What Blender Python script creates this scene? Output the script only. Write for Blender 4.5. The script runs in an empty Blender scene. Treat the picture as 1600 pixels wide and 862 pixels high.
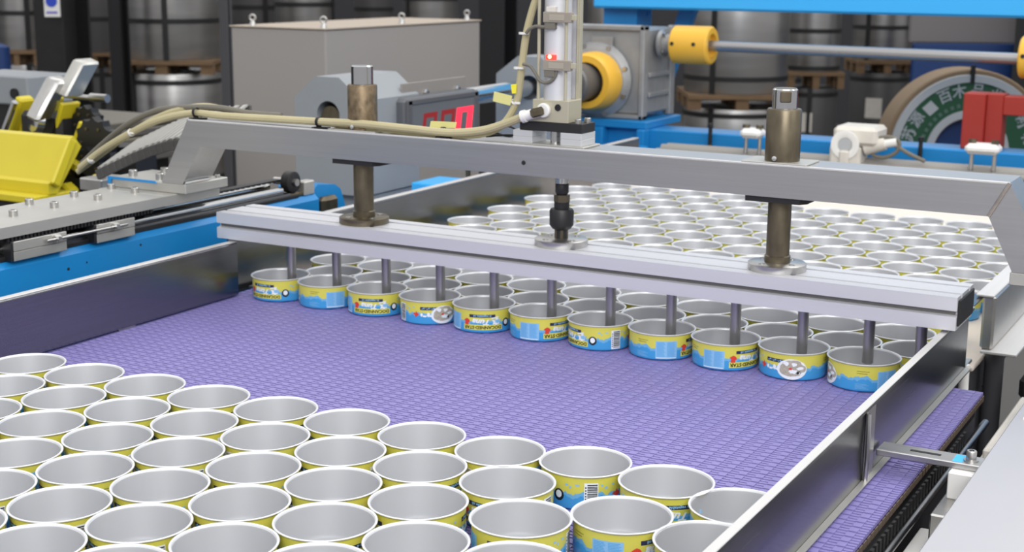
import bpy, bmesh, math, random
from mathutils import Vector, Matrix

random.seed(7)
PI = math.pi
scene = bpy.context.scene
COL = scene.collection

# ---------------------------------------------------------------- frame of reference
# Measured frame: X across the belt (right = +), Y along the belt (away = +), z = 0 at the can rims.
Z0 = 0.932                                   # rim height above the shop floor
CAM = Vector((0.3611, -0.7099, 0.4276))
RT = Vector((0.8721, 0.4892, 0.0080)).normalized()
FW = Vector((-0.4760, 0.8533, -0.2130)).normalized()
UP = RT.cross(FW).normalized()
RT = FW.cross(UP).normalized()
F = 2228.5
# ---------------------------------------------------------------- camera
cd = bpy.data.cameras.new('camera')
cd.sensor_width = 36.0
cd.lens = F / 1600.0 * 36.0
cd.clip_start = 0.02
cd.clip_end = 60
cd.dof.use_dof = True
cd.dof.focus_distance = 1.3
cd.dof.aperture_fstop = 14.0
cam = bpy.data.objects.new('camera', cd)
COL.objects.link(cam)
cam.matrix_world = Matrix(((RT.x, UP.x, -FW.x, CAM.x), (RT.y, UP.y, -FW.y, CAM.y),
                           (RT.z, UP.z, -FW.z, CAM.z + Z0), (0, 0, 0, 1)))
scene.camera = cam
# ---------------------------------------------------------------- world, lamps, exposure
w = bpy.data.worlds.new('shop_ambient')
scene.world = w
w.use_nodes = True
_n, _l = w.node_tree.nodes, w.node_tree.links
_tc = _n.new('ShaderNodeTexCoord')
_sp = _n.new('ShaderNodeSeparateXYZ')
_rp = _n.new('ShaderNodeValToRGB')              # a hall lit from above: dim below and at eye level, bright towards the roof lights
_l.new(_tc.outputs['Generated'], _sp.inputs[0])
_l.new(_sp.outputs['Z'], _rp.inputs[0])
_l.new(_rp.outputs[0], _n['Background'].inputs[0])
_rp.color_ramp.elements[0].position = 0.0
_rp.color_ramp.elements[0].color = (0.46, 0.46, 0.48, 1)
_rp.color_ramp.elements[1].position = 0.34
_rp.color_ramp.elements[1].color = (0.98, 0.99, 1.0, 1)
_n['Background'].inputs[1].default_value = 1.0
scene.view_settings.view_transform = 'Standard'
scene.view_settings.look = 'None'
scene.view_settings.gamma = 1.0
scene.view_settings.exposure = 0.0
scene.cycles.use_denoising = True
scene.cycles.max_bounces = 8


def area(name, loc, target, sx, sy, power, color=(1, 1, 1)):
    l = bpy.data.lights.new(name, 'AREA')
    l.shape = 'RECTANGLE'
    l.size, l.size_y = sx, sy
    l.energy = power
    l.color = color
    o = bpy.data.objects.new(name, l)
    COL.objects.link(o)
    o.location = loc
    d = Vector(target) - Vector(loc)
    o.rotation_euler = d.to_track_quat('-Z', 'Y').to_euler()
    return o


area('unseen_lamp', (0.3, -0.3, 4.0), (-0.3, 0.5, 0.9), 3.0, 1.6, 18)
area('unseen_lamp', (1.6, -2.6, 3.4), (-0.3, 0.8, 0.9), 2.4, 1.4, 105)  # fill added behind the camera to brighten the front faces
area('unseen_lamp', (0.6, 2.9, 4.2), (0.0, 1.9, 0.9), 3.0, 1.2, 45)
area('unseen_lamp', (-4.2, 3.6, 4.6), (-4.2, 4.6, 0.0), 3.0, 1.2, 40)
area('unseen_lamp', (2.6, 0.6, 3.2), (0.0, 0.7, 0.9), 1.6, 2.4, 20)

# ---------------------------------------------------------------- pixel helpers (measured pixels -> points)
def ray(x, y):
    return FW + RT * ((x - 800) / F) - UP * ((y - 431) / F)


def onx(x, y, X):
    d = ray(x, y)
    return CAM + d * ((X - CAM.x) / d.x)


def ony(x, y, Y):
    d = ray(x, y)
    return CAM + d * ((Y - CAM.y) / d.y)


def onz(x, y, Z):
    d = ray(x, y)
    return CAM + d * ((Z - CAM.z) / d.z)


def at(x, y, d):
    return CAM + ray(x, y) * d


# ---------------------------------------------------------------- materials
def lin(c):
    return tuple(((v / 255) / 12.92 if v / 255 <= 0.04045 else ((v / 255 + 0.055) / 1.055) ** 2.4) for v in c) + (1,)


def mat(name, rgb, rough=0.5, metal=0.0, noise=0.0, nscale=(20, 20, 20), bump=0.0, emit=None, estr=0.0, spec=0.5, coat=0.0):
    m = bpy.data.materials.new(name)
    m.use_nodes = True
    nt = m.node_tree
    b = nt.nodes['Principled BSDF']
    c = lin(rgb)
    b.inputs['Base Color'].default_value = c
    b.inputs['Roughness'].default_value = rough
    b.inputs['Metallic'].default_value = metal
    b.inputs['Specular IOR Level'].default_value = spec
    b.inputs['Coat Weight'].default_value = coat
    if emit:
        b.inputs['Emission Color'].default_value = lin(emit)
        b.inputs['Emission Strength'].default_value = estr
    if noise or bump:
        tc = nt.nodes.new('ShaderNodeTexCoord')
        mp = nt.nodes.new('ShaderNodeMapping')
        mp.inputs['Scale'].default_value = nscale
        nz = nt.nodes.new('ShaderNodeTexNoise')
        nz.inputs['Scale'].default_value = 1.0
        nz.inputs['Detail'].default_value = 5
        nt.links.new(tc.outputs['Object'], mp.inputs[0])
        nt.links.new(mp.outputs[0], nz.inputs['Vector'])
        if noise:
            mx = nt.nodes.new('ShaderNodeMix')
            mx.data_type = 'RGBA'
            mx.inputs[6].default_value = tuple(v * (1 - noise) for v in c[:3]) + (1,)
            mx.inputs[7].default_value = tuple(min(1, v * (1 + noise)) for v in c[:3]) + (1,)
            nt.links.new(nz.outputs['Fac'], mx.inputs[0])
            nt.links.new(mx.outputs[2], b.inputs['Base Color'])
            mr = nt.nodes.new('ShaderNodeMapRange')
            mr.inputs[3].default_value = max(0.02, rough - 0.12 * noise * 2)
            mr.inputs[4].default_value = min(1, rough + 0.12 * noise * 2)
            nt.links.new(nz.outputs['Fac'], mr.inputs[0])
            nt.links.new(mr.outputs[0], b.inputs['Roughness'])
        if bump:
            bp = nt.nodes.new('ShaderNodeBump')
            bp.inputs['Strength'].default_value = bump
            bp.inputs['Distance'].default_value = 0.001
            nt.links.new(nz.outputs['Fac'], bp.inputs['Height'])
            nt.links.new(bp.outputs[0], b.inputs['Normal'])
    return m


GLARE_LIP = mat('satin_steel_glare', (214, 212, 210), 0.5, 0.55, 0.06, (200, 5, 200))  # near-white colour stands in for overhead glare on steel edges
STEEL_Y = mat('brushed_steel_along', (136, 136, 138), 0.26, 1.0, 0.12, (300, 6, 300), 0.03)
STEEL_X = mat('brushed_steel_across', (192, 191, 190), 0.36, 1.0, 0.10, (6, 300, 300), 0.03)
STEEL = mat('machined_steel', (190, 188, 185), 0.34, 1.0, 0.15, (60, 60, 60), 0.02)
PIN = mat('dull_steel_pin', (176, 174, 172), 0.30, 0.9, 0.15, (60, 60, 20))
CHROME = mat('chromed_steel', (205, 205, 205), 0.14, 1.0)
OILY = mat('oily_brown_steel', (108, 99, 82), 0.36, 0.8, 0.45, (70, 70, 40), 0.2)
RUSTY = mat('rust_speckled_steel', (122, 106, 84), 0.45, 0.75, 0.9, (160, 160, 90), 0.5)
ALU = mat('anodised_aluminium', (218, 218, 222), 0.48, 0.5, 0.05, (4, 80, 80))
ALU_DARK = mat('aluminium_groove', (120, 118, 114), 0.5, 0.6)
PLATE = mat('milled_plate', (192, 190, 184), 0.42, 0.7, 0.1, (25, 25, 25))
PURPLE = mat('purple_belt_plastic', (135, 127, 184), 0.42, 0.0, 0.08, (90, 90, 90))
PURPLE_D = mat('purple_belt_underside', (36, 30, 72), 0.7)
TAN = mat('tan_belt_edge', (98, 84, 70), 0.6)
CREAM = mat('cream_belt', (226, 214, 202), 0.6)
BLUE = mat('blue_machine_paint', (28, 130, 196), 0.36, 0, 0.10, (6, 6, 6))
BLUE_L = mat('bright_blue_paint', (64, 182, 250), 0.4)
BLUE_D = mat('dark_blue_paint', (22, 56, 112), 0.5)
GREY_P = mat('grey_enamel', (142, 146, 150), 0.42, 0, 0.05, (15, 15, 15))
CAB = mat('cabinet_grey_paint', (160, 154, 149), 0.5, 0, 0.03, (3, 3, 3))
CAST = mat('cast_aluminium', (160, 160, 160), 0.5, 0.5, 0.2, (30, 30, 30), 0.2)
YEL = mat('yellow_machine_paint', (208, 190, 40), 0.38, 0, 0.08, (10, 10, 10))
YEL_O = mat('orange_yellow_guard', (236, 182, 62), 0.35)
BLACK = mat('black_plastic', (26, 26, 28), 0.45)
DARK = mat('dark_steel', (46, 45, 46), 0.5, 0.4, 0.2, (20, 20, 20))
DKGREY = mat('dark_grey_paint', (74, 74, 78), 0.55)
BEIGE = mat('champagne_anodised', (186, 180, 158), 0.45, 0.35)
HOSE = mat('clear_yellowed_hose', (184, 174, 138), 0.6, 0, 0.08, (30, 30, 30), spec=0.25)
HOSE_G = mat('grey_cable', (116, 112, 102), 0.6, spec=0.25)
TAG = mat('yellow_tag', (240, 228, 60), 0.5)
TAGP = mat('pale_yellow_tag', (218, 212, 140), 0.5)
WHITE = mat('white_plastic', (232, 230, 226), 0.4)
WHITE_D = mat('off_white_casting', (214, 208, 198), 0.5, 0, 0.15, (25, 25, 25))
RED = mat('red_paint', (160, 44, 34), 0.45)
GREEN = mat('green_print', (28, 78, 50), 0.5)
PALE = mat('pale_lettering', (160, 164, 168), 0.5)
RING = mat('pale_ring', (176, 178, 180), 0.45)
KRAFT = mat('brown_kraft_edge', (132, 110, 84), 0.7)
WOOD = mat('pallet_wood', (116, 92, 66), 0.8, 0, 0.3, (3, 20, 20))
COIL = mat('tinplate_coil', (172, 170, 168), 0.34, 0.9, 0.25, (3, 3, 22))
COIL_D = mat('grey_wrapped_coil', (92, 90, 90), 0.5, 0.5, 0.1, (3, 3, 12))
STRAP = mat('black_strap', (22, 22, 22), 0.6)
FLOOR = mat('concrete_floor', (88, 86, 84), 0.7, 0, 0.15, (2, 2, 2))
WALL = mat('shop_wall_grey', (66, 66, 70), 0.8)
PANEL_G = mat('grey_panel', (128, 124, 124), 0.7)
LED_ON = mat('red_led_lit', (255, 40, 60), 0.5, emit=(255, 44, 70), estr=1.1)
LED_DIM = mat('red_led_dim', (120, 20, 20), 0.5, emit=(150, 24, 24), estr=0.35)
LED_SCREEN = mat('dark_red_window', (52, 26, 24), 0.25)
LAMP_R = mat('red_indicator', (230, 70, 60), 0.4, emit=(255, 60, 50), estr=1.0)
LAMP_Y = mat('indicator_core', (255, 240, 170), 0.4, emit=(255, 235, 150), estr=3.0)
NAVY = mat('label_navy', (40, 44, 76), 0.45)
# can materials
CAN_IN = mat('grey_lacquered_can_inside', (182, 183, 186), 0.48, 0.4)
CAN_RIM = mat('bright_can_flange', (228, 228, 230), 0.32, 0.35)
P_YEL = mat('label_yellow', (222, 214, 92), 0.34)
P_BLU = mat('label_blue', (74, 164, 222), 0.34)
P_PALE = mat('label_pale_blue', (140, 190, 230), 0.4)
P_INK = mat('label_ink', (40, 34, 20), 0.4)
P_WHITE = mat('label_white', (236, 240, 244), 0.36)
P_RED = mat('label_red', (216, 66, 50), 0.4)
P_GREY = mat('label_fish_grey', (176, 168, 154), 0.45, 0, 0.45, (350, 350, 350))
P_BLACK = mat('label_black', (30, 30, 34), 0.4)


def can_print_material():
    m = bpy.data.materials.new('printed_can_wall')
    m.use_nodes = True
    nt = m.node_tree
    N = nt.nodes
    L = nt.links
    b = N['Principled BSDF']
    b.inputs['Roughness'].default_value = 0.33
    tc = N.new('ShaderNodeTexCoord')
    sp = N.new('ShaderNodeSeparateXYZ')
    L.new(tc.outputs['Object'], sp.inputs[0])
    mp = N.new('ShaderNodeMapping')
    mp.inputs['Scale'].default_value = (1, 1, 0.35)
    L.new(tc.outputs['Object'], mp.inputs[0])

    def noise(s, d):
        n = N.new('ShaderNodeTexNoise')
        n.inputs['Scale'].default_value = s
        n.inputs['Detail'].default_value = d
        L.new(mp.outputs[0], n.inputs['Vector'])
        return n.outputs['Fac']

    def math_(op, a, v):
        q = N.new('ShaderNodeMath')
        q.operation = op
        for i, s in enumerate((a, v)):
            if isinstance(s, (int, float)):
                q.inputs[i].default_value = s
            else:
                L.new(s, q.inputs[i])
        return q.outputs[0]
    hgt = math_('ADD', math_('MULTIPLY', math_('SUBTRACT', noise(60, 1), 0.5), 0.012),
                math_('MULTIPLY', math_('SUBTRACT', noise(260, 4), 0.5), 0.009))
    lvl = math_('ADD', sp.outputs['Z'], hgt)
    top = math_('GREATER_THAN', lvl, 0.0168)
    band = math_('GREATER_THAN', lvl, 0.0132)
    m1 = N.new('ShaderNodeMix')
    m1.data_type = 'RGBA'
    m1.inputs[6].default_value = lin((70, 162, 222))
    m1.inputs[7].default_value = lin((118, 184, 226))
    L.new(band, m1.inputs[0])
    m2 = N.new('ShaderNodeMix')
    m2.data_type = 'RGBA'
    m2.inputs[7].default_value = lin((222, 214, 92))
    L.new(m1.outputs[2], m2.inputs[6])
    L.new(top, m2.inputs[0])
    L.new(m2.outputs[2], b.inputs['Base Color'])
    return m


CAN_OUT = can_print_material()

# ---------------------------------------------------------------- builders
ROOTS = {}


class MB:
    """collects shapes given in the measured frame and links them as ONE mesh object"""
    def __init__(self):
        self.bm = bmesh.new()
        self.mi = 0

    def _tag(self, faces):
        for f in faces:
            f.material_index = self.mi

    def box(self, x0, x1, y0, y1, z0, z1, bev=0.0):
        r = bmesh.ops.create_cube(self.bm, size=1.0)
        vs = r['verts']
        for v in vs:
            v.co = Vector(((x0 + x1) / 2 + v.co.x * (x1 - x0), (y0 + y1) / 2 + v.co.y * (y1 - y0), (z0 + z1) / 2 + v.co.z * (z1 - z0)))
        fs = {f for v in vs for f in v.link_faces}
        self._tag(fs)
        if bev:
            es = list({e for v in vs for e in v.link_edges})
            rb = bmesh.ops.bevel(self.bm, geom=es, offset=bev, segments=1, affect='EDGES', profile=0.5)
            self._tag(rb['faces'])
        return self

    def obox(self, c, ex, ey, ez, sx, sy, sz, bev=0.0):
        """oriented box: centre, three unit axes, full sizes"""
        n0 = set(self.bm.verts)
        self.box(-sx / 2, sx / 2, -sy / 2, sy / 2, -sz / 2, sz / 2, bev)
        for v in self.bm.verts:
            if v not in n0:
                p = v.co.copy()
                v.co = Vector(c) + ex * p.x + ey * p.y + ez * p.z
        return self

    def cyl(self, p0, p1, r, seg=24, r2=None):
        p0, p1 = Vector(p0), Vector(p1)
        d = p1 - p0
        q = d.to_track_quat('Z', 'Y').to_matrix().to_4x4()
        mtx = Matrix.Translation((p0 + p1) / 2) @ q
        r_ = bmesh.ops.create_cone(self.bm, cap_ends=True, segments=seg, radius1=r, radius2=r if r2 is None else r2, depth=d.length, matrix=mtx)
        self._tag({f for v in r_['verts'] for f in v.link_faces})
        return self

    def lathe(self, prof, p0=(0, 0, 0), axis=(0, 0, 1), seg=32, closed=False):
        p0 = Vector(p0)
        q = Vector(axis).to_track_quat('Z', 'Y').to_matrix()
        rings = []
        for r, h in prof:
            if r < 1e-6:
                rings.append([self.bm.verts.new(p0 + q @ Vector((0, 0, h)))])
            else:
                rings.append([self.bm.verts.new(p0 + q @ Vector((r * math.cos(2 * PI * k / seg), r * math.sin(2 * PI * k / seg), h))) for k in range(seg)])
        prs = list(zip(rings, rings[1:]))
        if closed:
            prs.append((rings[-1], rings[0]))
        for a, b in prs:
            for k in range(seg):
                k2 = (k + 1) % seg
                vs = []
                for v in ((a[k % len(a)], a[k2 % len(a)], b[k2 % len(b)], b[k % len(b)])):
                    if v not in vs:
                        vs.append(v)
                if len(vs) > 2:
                    f = self.bm.faces.new(vs)
                    f.material_index = self.mi
        return self

    def prism(self, pts, vec):
        """extrude a polygon (3-D points) along vec"""
        vec = Vector(vec)
        a = [self.bm.verts.new(Vector(p)) for p in pts]
        b = [self.bm.verts.new(Vector(p) + vec) for p in pts]
        n = len(a)
        fs = [self.bm.faces.new(a), self.bm.faces.new(list(reversed(b)))]
        for k in range(n):
            fs.append(self.bm.faces.new((a[(k + 1) % n], a[k], b[k], b[(k + 1) % n])))
        self._tag(fs)
        return self

    def tube(self, pts, r, seg=10, smooth=6):
        pts = [Vector(p) for p in pts]
        if smooth and len(pts) > 2:
            out = []
            for i in range(len(pts) - 1):
                a = pts[max(i - 1, 0)]
                b, c = pts[i], pts[i + 1]
                d = pts[min(i + 2, len(pts) - 1)]
                for s in range(smooth):
                    t = s / smooth
                    out.append(0.5 * ((2 * b) + (c - a) * t + (2 * a - 5 * b + 4 * c - d) * t * t + (3 * b - a - 3 * c + d) * t ** 3))
            out.append(pts[-1])
            pts = out
        prev = None
        nrm = Vector((0, 0, 1))
        rings = []
        for i, p in enumerate(pts):
            t = (pts[min(i + 1, len(pts) - 1)] - pts[max(i - 1, 0)]).normalized()
            nn = nrm - t * nrm.dot(t)
            if nn.length < 0.05:
                nn = Vector((0, 1, 0)) - t * t.y
            nn.normalize()
            nrm = nn
            bb = t.cross(nn)
            rings.append([self.bm.verts.new(p + r * (nn * math.cos(2 * PI * k / seg) + bb * math.sin(2 * PI * k / seg))) for k in range(seg)])
        fs = []
        for a, b in zip(rings, rings[1:]):
            for k in range(seg):
                fs.append(self.bm.faces.new((a[k], a[(k + 1) % seg], b[(k + 1) % seg], b[k])))
        fs.append(self.bm.faces.new(list(reversed(rings[0]))))
        fs.append(self.bm.faces.new(rings[-1]))
        self._tag(fs)
        return self

    def sphere(self, c, r, sc=(1, 1, 1), seg=16):
        r_ = bmesh.ops.create_uvsphere(self.bm, u_segments=seg, v_segments=seg // 2, radius=r)
        for v in r_['verts']:
            v.co = Vector((v.co.x * sc[0], v.co.y * sc[1], v.co.z * sc[2])) + Vector(c)
        self._tag({f for v in r_['verts'] for f in v.link_faces})
        return self

    def done(self, name, m, parent=None, loc=None, smooth=35):
        base = ROOTS.get(parent.name, Vector((0, 0, 0))) if parent else Vector(loc if loc is not None else (0, 0, 0))
        bmesh.ops.recalc_face_normals(self.bm, faces=self.bm.faces[:])
        for v in self.bm.verts:
            v.co -= base
        me = bpy.data.meshes.new(name)
        self.bm.to_mesh(me)
        self.bm.free()
        for q in (m if isinstance(m, (list, tuple)) else [m]):
            me.materials.append(q)
        if smooth:
            for p in me.polygons:
                p.use_smooth = True
            me.set_sharp_from_angle(angle=math.radians(smooth))
        o = bpy.data.objects.new(name, me)
        COL.objects.link(o)
        ROOTS[o.name] = base
        if parent:
            o.parent = parent
        else:
            o.location = base + Vector((0, 0, Z0))
        return o


def tag(o, label=None, cat=None, group=None, kind=None):
    if label:
        o['label'] = label
    if cat:
        o['category'] = cat
    if group:
        o['group'] = group
    if kind or cat:
        o['kind'] = kind or 'thing'
    return o


def thing(name, loc, label, cat, group=None, kind=None):
    o = bpy.data.objects.new(name, None)
    o.empty_display_size = 0.05
    COL.objects.link(o)
    o.location = Vector(loc) + Vector((0, 0, Z0))
    ROOTS[o.name] = Vector(loc)
    return tag(o, label, cat, group, kind)


def share(src, parent, loc, name=None):
    """a copy of one part under parent, its mesh shared; loc in the measured frame relative to the part's origin"""
    c = src.copy()
    COL.objects.link(c)
    c.parent = parent
    c.location = loc
    return c


def bolt(parent, x, y, z, r=0.005, h=0.006, m=None, axis=(0, 0, 1), name='bolt'):
    """socket head cap screw standing at a point, its head along axis"""
    return MB().lathe([(0, 0), (r, 0), (r, h * 0.88), (r * 0.86, h), (r * 0.5, h), (r * 0.5, h * 0.5), (0, h * 0.5)], (x, y, z), axis, 14).done(name, m or STEEL, parent)


FLOORZ = -Z0
# ================================================================= the setting
tag(MB().box(-12, 6, -4, 12, FLOORZ - 0.1, FLOORZ).done('floor', FLOOR, None, (-3, 4, FLOORZ - 0.1)), 'grey concrete shop floor under the machines', kind='structure')
tag(MB().box(-12, 6, 11.8, 12, FLOORZ, 1.2).done('wall_back', WALL, None, (-3, 11.9, FLOORZ)), 'dark grey shop wall behind the stacked coils', kind='structure')
tag(MB().box(-12, -11.8, -4, 11.8, FLOORZ, 1.2).done('wall_left', WALL, None, (-11.9, 4, FLOORZ)), 'dark grey shop wall at the left', kind='structure')

# ================================================================= near conveyor: belt, frame, rails
BZ = -0.0325                                  # top of the purple belt
belt = thing('modular_belt', (-0.43, 0.35, BZ - 0.012), 'purple plastic modular conveyor belt with slotted weave, carrying the near cans', 'conveyor belt')
PX, PY = 0.016, 0.0118
b = MB()
b.mi = 1
b.box(-0.946, 0.0775, -PY / 2, PY / 2, BZ - 0.012, BZ - 0.0035)
n = 64
for i in range(n):
    x = -0.9465 + i * PX
    for (a0, a1, c0, c1, hh, side) in ((x, x + 0.0080, -0.0046, 0.0046, BZ, 0), (x + 0.0080, x + 0.0160, -0.0048, -0.0009, BZ - 0.0003, 1), (x + 0.0080, x + 0.0160, 0.0009, 0.0048, BZ - 0.0003, 1)):
        b.mi = 0
        zz = BZ - 0.0036
        t = 0.00015
        lo = [b.bm.verts.new(p) for p in ((a0, c0, zz), (a1, c0, zz), (a1, c1, zz), (a0, c1, zz))]
        hi = [b.bm.verts.new(p) for p in ((a0 + t, c0 + t, hh), (a1 - t, c0 + t, hh), (a1 - t, c1 - t, hh), (a0 + t, c1 - t, hh))]
        fs = [b.bm.faces.new(hi)] + [b.bm.faces.new((lo[k], lo[(k + 1) % 4], hi[(k + 1) % 4], hi[k])) for k in range(4)]
        b._tag(fs)
    # the two narrow bridges that tie a link to the next row
    for a0, a1, c0, c1 in ((x + 0.0002, x + 0.0012, 0.0046, 0.0072), (x + 0.0066, x + 0.0076, 0.0046, 0.0072)):
        lo = [b.bm.verts.new(p) for p in ((a0, c0, BZ - 0.0008), (a1, c0, BZ - 0.0008), (a1, c1, BZ - 0.0008), (a0, c1, BZ - 0.0008))]
        b._tag([b.bm.faces.new(lo)])
row0 = b.done('belt_row', [PURPLE, PURPLE_D], belt, smooth=0)
rows_y = [-0.13 + PY * k for k in range(86)]
row0.location.y = rows_y[0]
for y in rows_y[1:]:
    share(row0, belt, (0, y, 0))
# belt edge (the brown side face with link ends)
b = MB()
for y in rows_y:
    b.box(0.0778, 0.0788, y - 0.0045, y + 0.0045, BZ - 0.010, BZ - 0.004)
tag(b.done('belt_edge', TAN, belt, smooth=0), 'brown worn edge of the belt', kind='stuff')

fr = thing('conveyor_frame', (-0.43, 0.4, FLOORZ), 'steel conveyor frame with legs under the purple belt', 'conveyor')
MB().box(-0.95, 0.07, -0.15, 0.88, BZ - 0.03, BZ - 0.0125).done('slider_bed', DARK, fr)
for x in (-0.93, 0.05):
    MB().box(x - 0.02, x + 0.02, -0.15, 0.88, BZ - 0.11, BZ - 0.03).done('side_beam', DKGREY, fr)
    for y in (-0.1, 0.8):
        MB().box(x - 0.025, x + 0.025, y - 0.025, y + 0.025, FLOORZ, BZ - 0.11).done('leg', DKGREY, fr)


def fold(y0, y1, x, s, z0, z1, lt, lb, th=0.003):
    """folded sheet: web at x (inner face), lips of length lt (top) and lb (bottom) pointing to side s, rounded bends"""
    r = 0.003
    out = []
    def arc(cx, cz, a0, a1, rr):
        return [(cx + rr * math.cos(a0 + (a1 - a0) * k / 5), cz + rr * math.sin(a0 + (a1 - a0) * k / 5)) for k in range(6)]
    # work with s=+1 then mirror
    outer = [(lb, z0)] + arc(r, z0 + r, -PI / 2, -PI, r) + arc(r, z1 - r, PI, PI / 2, r) + [(lt, z1)]
    ri = r - th if r > th else 0.0003
    inner = [(lt, z1 - th)] + arc(th + ri, z1 - th - ri, PI / 2, PI, ri) + arc(th + ri, z0 + th + ri, PI, 1.5 * PI, ri) + [(lb, z0 + th)]
    return [(x + s * px, y0, pz) for px, pz in outer + inner], (0, y1 - y0, 0)


def lips(parent, x, s, y0, y1, z0, z1, lt, lb):
    """top lip strip with glare in its colour and flat bottom lip laid on a folded rail"""
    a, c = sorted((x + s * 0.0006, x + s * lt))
    MB().box(a, c, y0, y1, z1 - 0.0004, z1 + 0.0012, 0.0005).done('top_lip', GLARE_LIP, parent)
    a, c = sorted((x + s * 0.0032, x + s * (lb + 0.001)))
    MB().box(a, c, y0, y1, z0 + 0.0026, z0 + 0.0034).done('bottom_lip', PLATE, parent)


rl = thing('left_guide_rail', (-0.931, 0.15, -0.031), 'long stainless guide rail with folded bright top edge, left of the purple belt', 'guide rail')
MB().prism(*fold(-0.5, 0.815, -0.931, -1, -0.0305, 0.0452, 0.011, 0.011)).done('rail_sheet', STEEL_Y, rl, smooth=0)
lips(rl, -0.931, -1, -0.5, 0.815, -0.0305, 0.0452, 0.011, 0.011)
for y in (0.05, 0.6):
    MB().box(-0.95, -0.934, y - 0.015, y + 0.015, -0.075, 0.03, 0.001).done('rail_bracket', STEEL, rl)

rr = thing('right_guide_rail', (0.043, 0.3, -0.031), 'long stainless guide rail with folded lips, right of the purple belt in the foreground', 'guide rail')
MB().prism(*fold(-0.5, 0.952, 0.0385, 1, -0.0310, 0.0452, 0.0085, 0.0085)).done('rail_sheet', STEEL_Y, rr, smooth=0)
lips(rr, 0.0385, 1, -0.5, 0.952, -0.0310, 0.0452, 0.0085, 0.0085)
MB().box(0.0415, 0.0432, 0.520, 0.548, -0.028, 0.040, 0.0005).done('splice_plate', STEEL, rr)
MB().tube([(0.0445, 0.519, 0.036), (0.0452, 0.519, 0.0), (0.0445, 0.519, -0.028)], 0.0022, 8).done('weld_bead', STEEL, rr)
arm = MB()
arm.box(0.0435, 0.15, 0.556, 0.582, -0.0145, -0.0085, 0.0008).done('bracket_arm', STEEL_X, rr)
MB().box(0.072, 0.100, 0.567, 0.571, -0.0086, -0.0081).done('slot', DARK, rr)
MB().cyl((0.127, 0.568, -0.0085), (0.127, 0.568, -0.0072), 0.0068, 20).done('washer', STEEL, rr)
MB().box(0.112, 0.121, 0.5585, 0.5790, -0.0086, -0.0083).done('blue_marking', BLUE_L, rr)
bolt(rr, 0.127, 0.568, -0.0072, 0.0047, 0.0085)

# right machine frame: bed strips, block, cover
br = thing('right_machine_bed', (0.15, 0.4, FLOORZ), 'white and steel machine bed strips beside the right edge of the purple belt', 'machine frame')
MB().box(0.086, 0.30, -0.3, 0.66, -0.30, -0.105).done('base', DKGREY, br)
MB().box(0.088, 0.118, -0.3, 0.56, -0.105, -0.078, 0.001).done('wear_strip', WHITE, br)
MB().cyl((0.0855, -0.3, -0.062), (0.0855, 0.86, -0.062), 0.0042, 16).done('guide_bar', STEEL_Y, br)
MB().box(0.108, 0.150, 0.50, 0.60, -0.105, -0.040, 0.0015).done('bracket_foot', STEEL, br)
MB().box(0.112, 0.150, 0.545, 0.600, -0.040, -0.0148, 0.001).done('spacer_block', WHITE, br)
MB().box(0.112, 0.16, 0.60, 0.80, -0.105, -0.045, 0.002).done('end_block', WHITE_D, br)
MB().box(0.12, 0.18, 0.66, 0.86, -0.045, -0.026, 0.002).done('upper_block', WHITE_D, br)
for x in (0.1, 0.28):
    for y in (-0.25, 0.6):
        MB().box(x - 0.012, x + 0.02, y, y + 0.04, FLOORZ, -0.30).done('leg', DKGREY, br)
b = MB()
for k in range(74):
    y = -0.1 + k * 0.0118
    b.box(0.0808, 0.0835, y, y + 0.006, -0.066, -0.046)
tag(b.done('drive_chain', DARK, br, smooth=0), 'dark chain teeth in the gap beside the belt', kind='stuff')
gc = thing('right_cover_plate', (0.22, 0.3, -0.03), 'large pale grey sheet metal cover in the lower right corner', 'cover')
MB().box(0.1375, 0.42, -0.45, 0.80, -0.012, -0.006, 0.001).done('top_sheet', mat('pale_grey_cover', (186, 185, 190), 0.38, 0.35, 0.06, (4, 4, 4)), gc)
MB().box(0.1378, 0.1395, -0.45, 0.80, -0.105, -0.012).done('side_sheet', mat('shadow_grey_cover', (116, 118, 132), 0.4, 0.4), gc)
MB().box(0.147, 0.42, 0.71, 0.80, -0.006, -0.0045).done('cream_label', mat('cream_sheet', (238, 228, 210), 0.5), gc)
gp = MB().box(0.15, 0.25, 0.812, 0.90, FLOORZ, 0.1029, 0.002).done('support_post', STEEL, None, (0.2, 0.86, FLOORZ))
tag(gp, 'steel support post under the right foot of the gantry', 'post')

# transfer plate, cream conveyor and its rails
tp = MB().box(-0.975, 0.0345, 0.8895, 1.028, -0.0405, -0.0365, 0.0008).done('transfer_plate', STEEL, None, (-0.47, 0.96, -0.0405))
tag(tp, 'steel transfer plate between the purple and the cream belt', 'plate')
FZ = -0.0475
cb = thing('cream_belt_conveyor', (-0.47, 1.6, FLOORZ), 'far conveyor with a cream belt full of open cans, behind the gantry', 'conveyor')
MB().box(-0.980, 0.036, 1.030, 2.26, FZ - 0.006, FZ, 0.0015).done('belt', CREAM, cb)
MB().box(-0.97, 0.03, 1.04, 2.25, FZ - 0.05, FZ - 0.006).done('belt_bed', DKGREY, cb)
for x in (-0.95, 0.01):
    for y in (1.1, 2.15):
        MB().box(x - 0.025, x + 0.025, y - 0.025, y + 0.025, FLOORZ, FZ - 0.05).done('leg', DKGREY, cb)
fl = thing('far_left_guide_rail', (-0.985, 1.6, -0.04), 'bright topped stainless guide rail left of the cream belt', 'guide rail')
MB().prism(*fold(0.86, 2.3, -0.985, -1, -0.046, 0.0392, 0.014, 0.012)).done('rail_sheet', STEEL_Y, fl, smooth=0)
lips(fl, -0.985, -1, 0.86, 2.3, -0.046, 0.0392, 0.014, 0.012)
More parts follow.
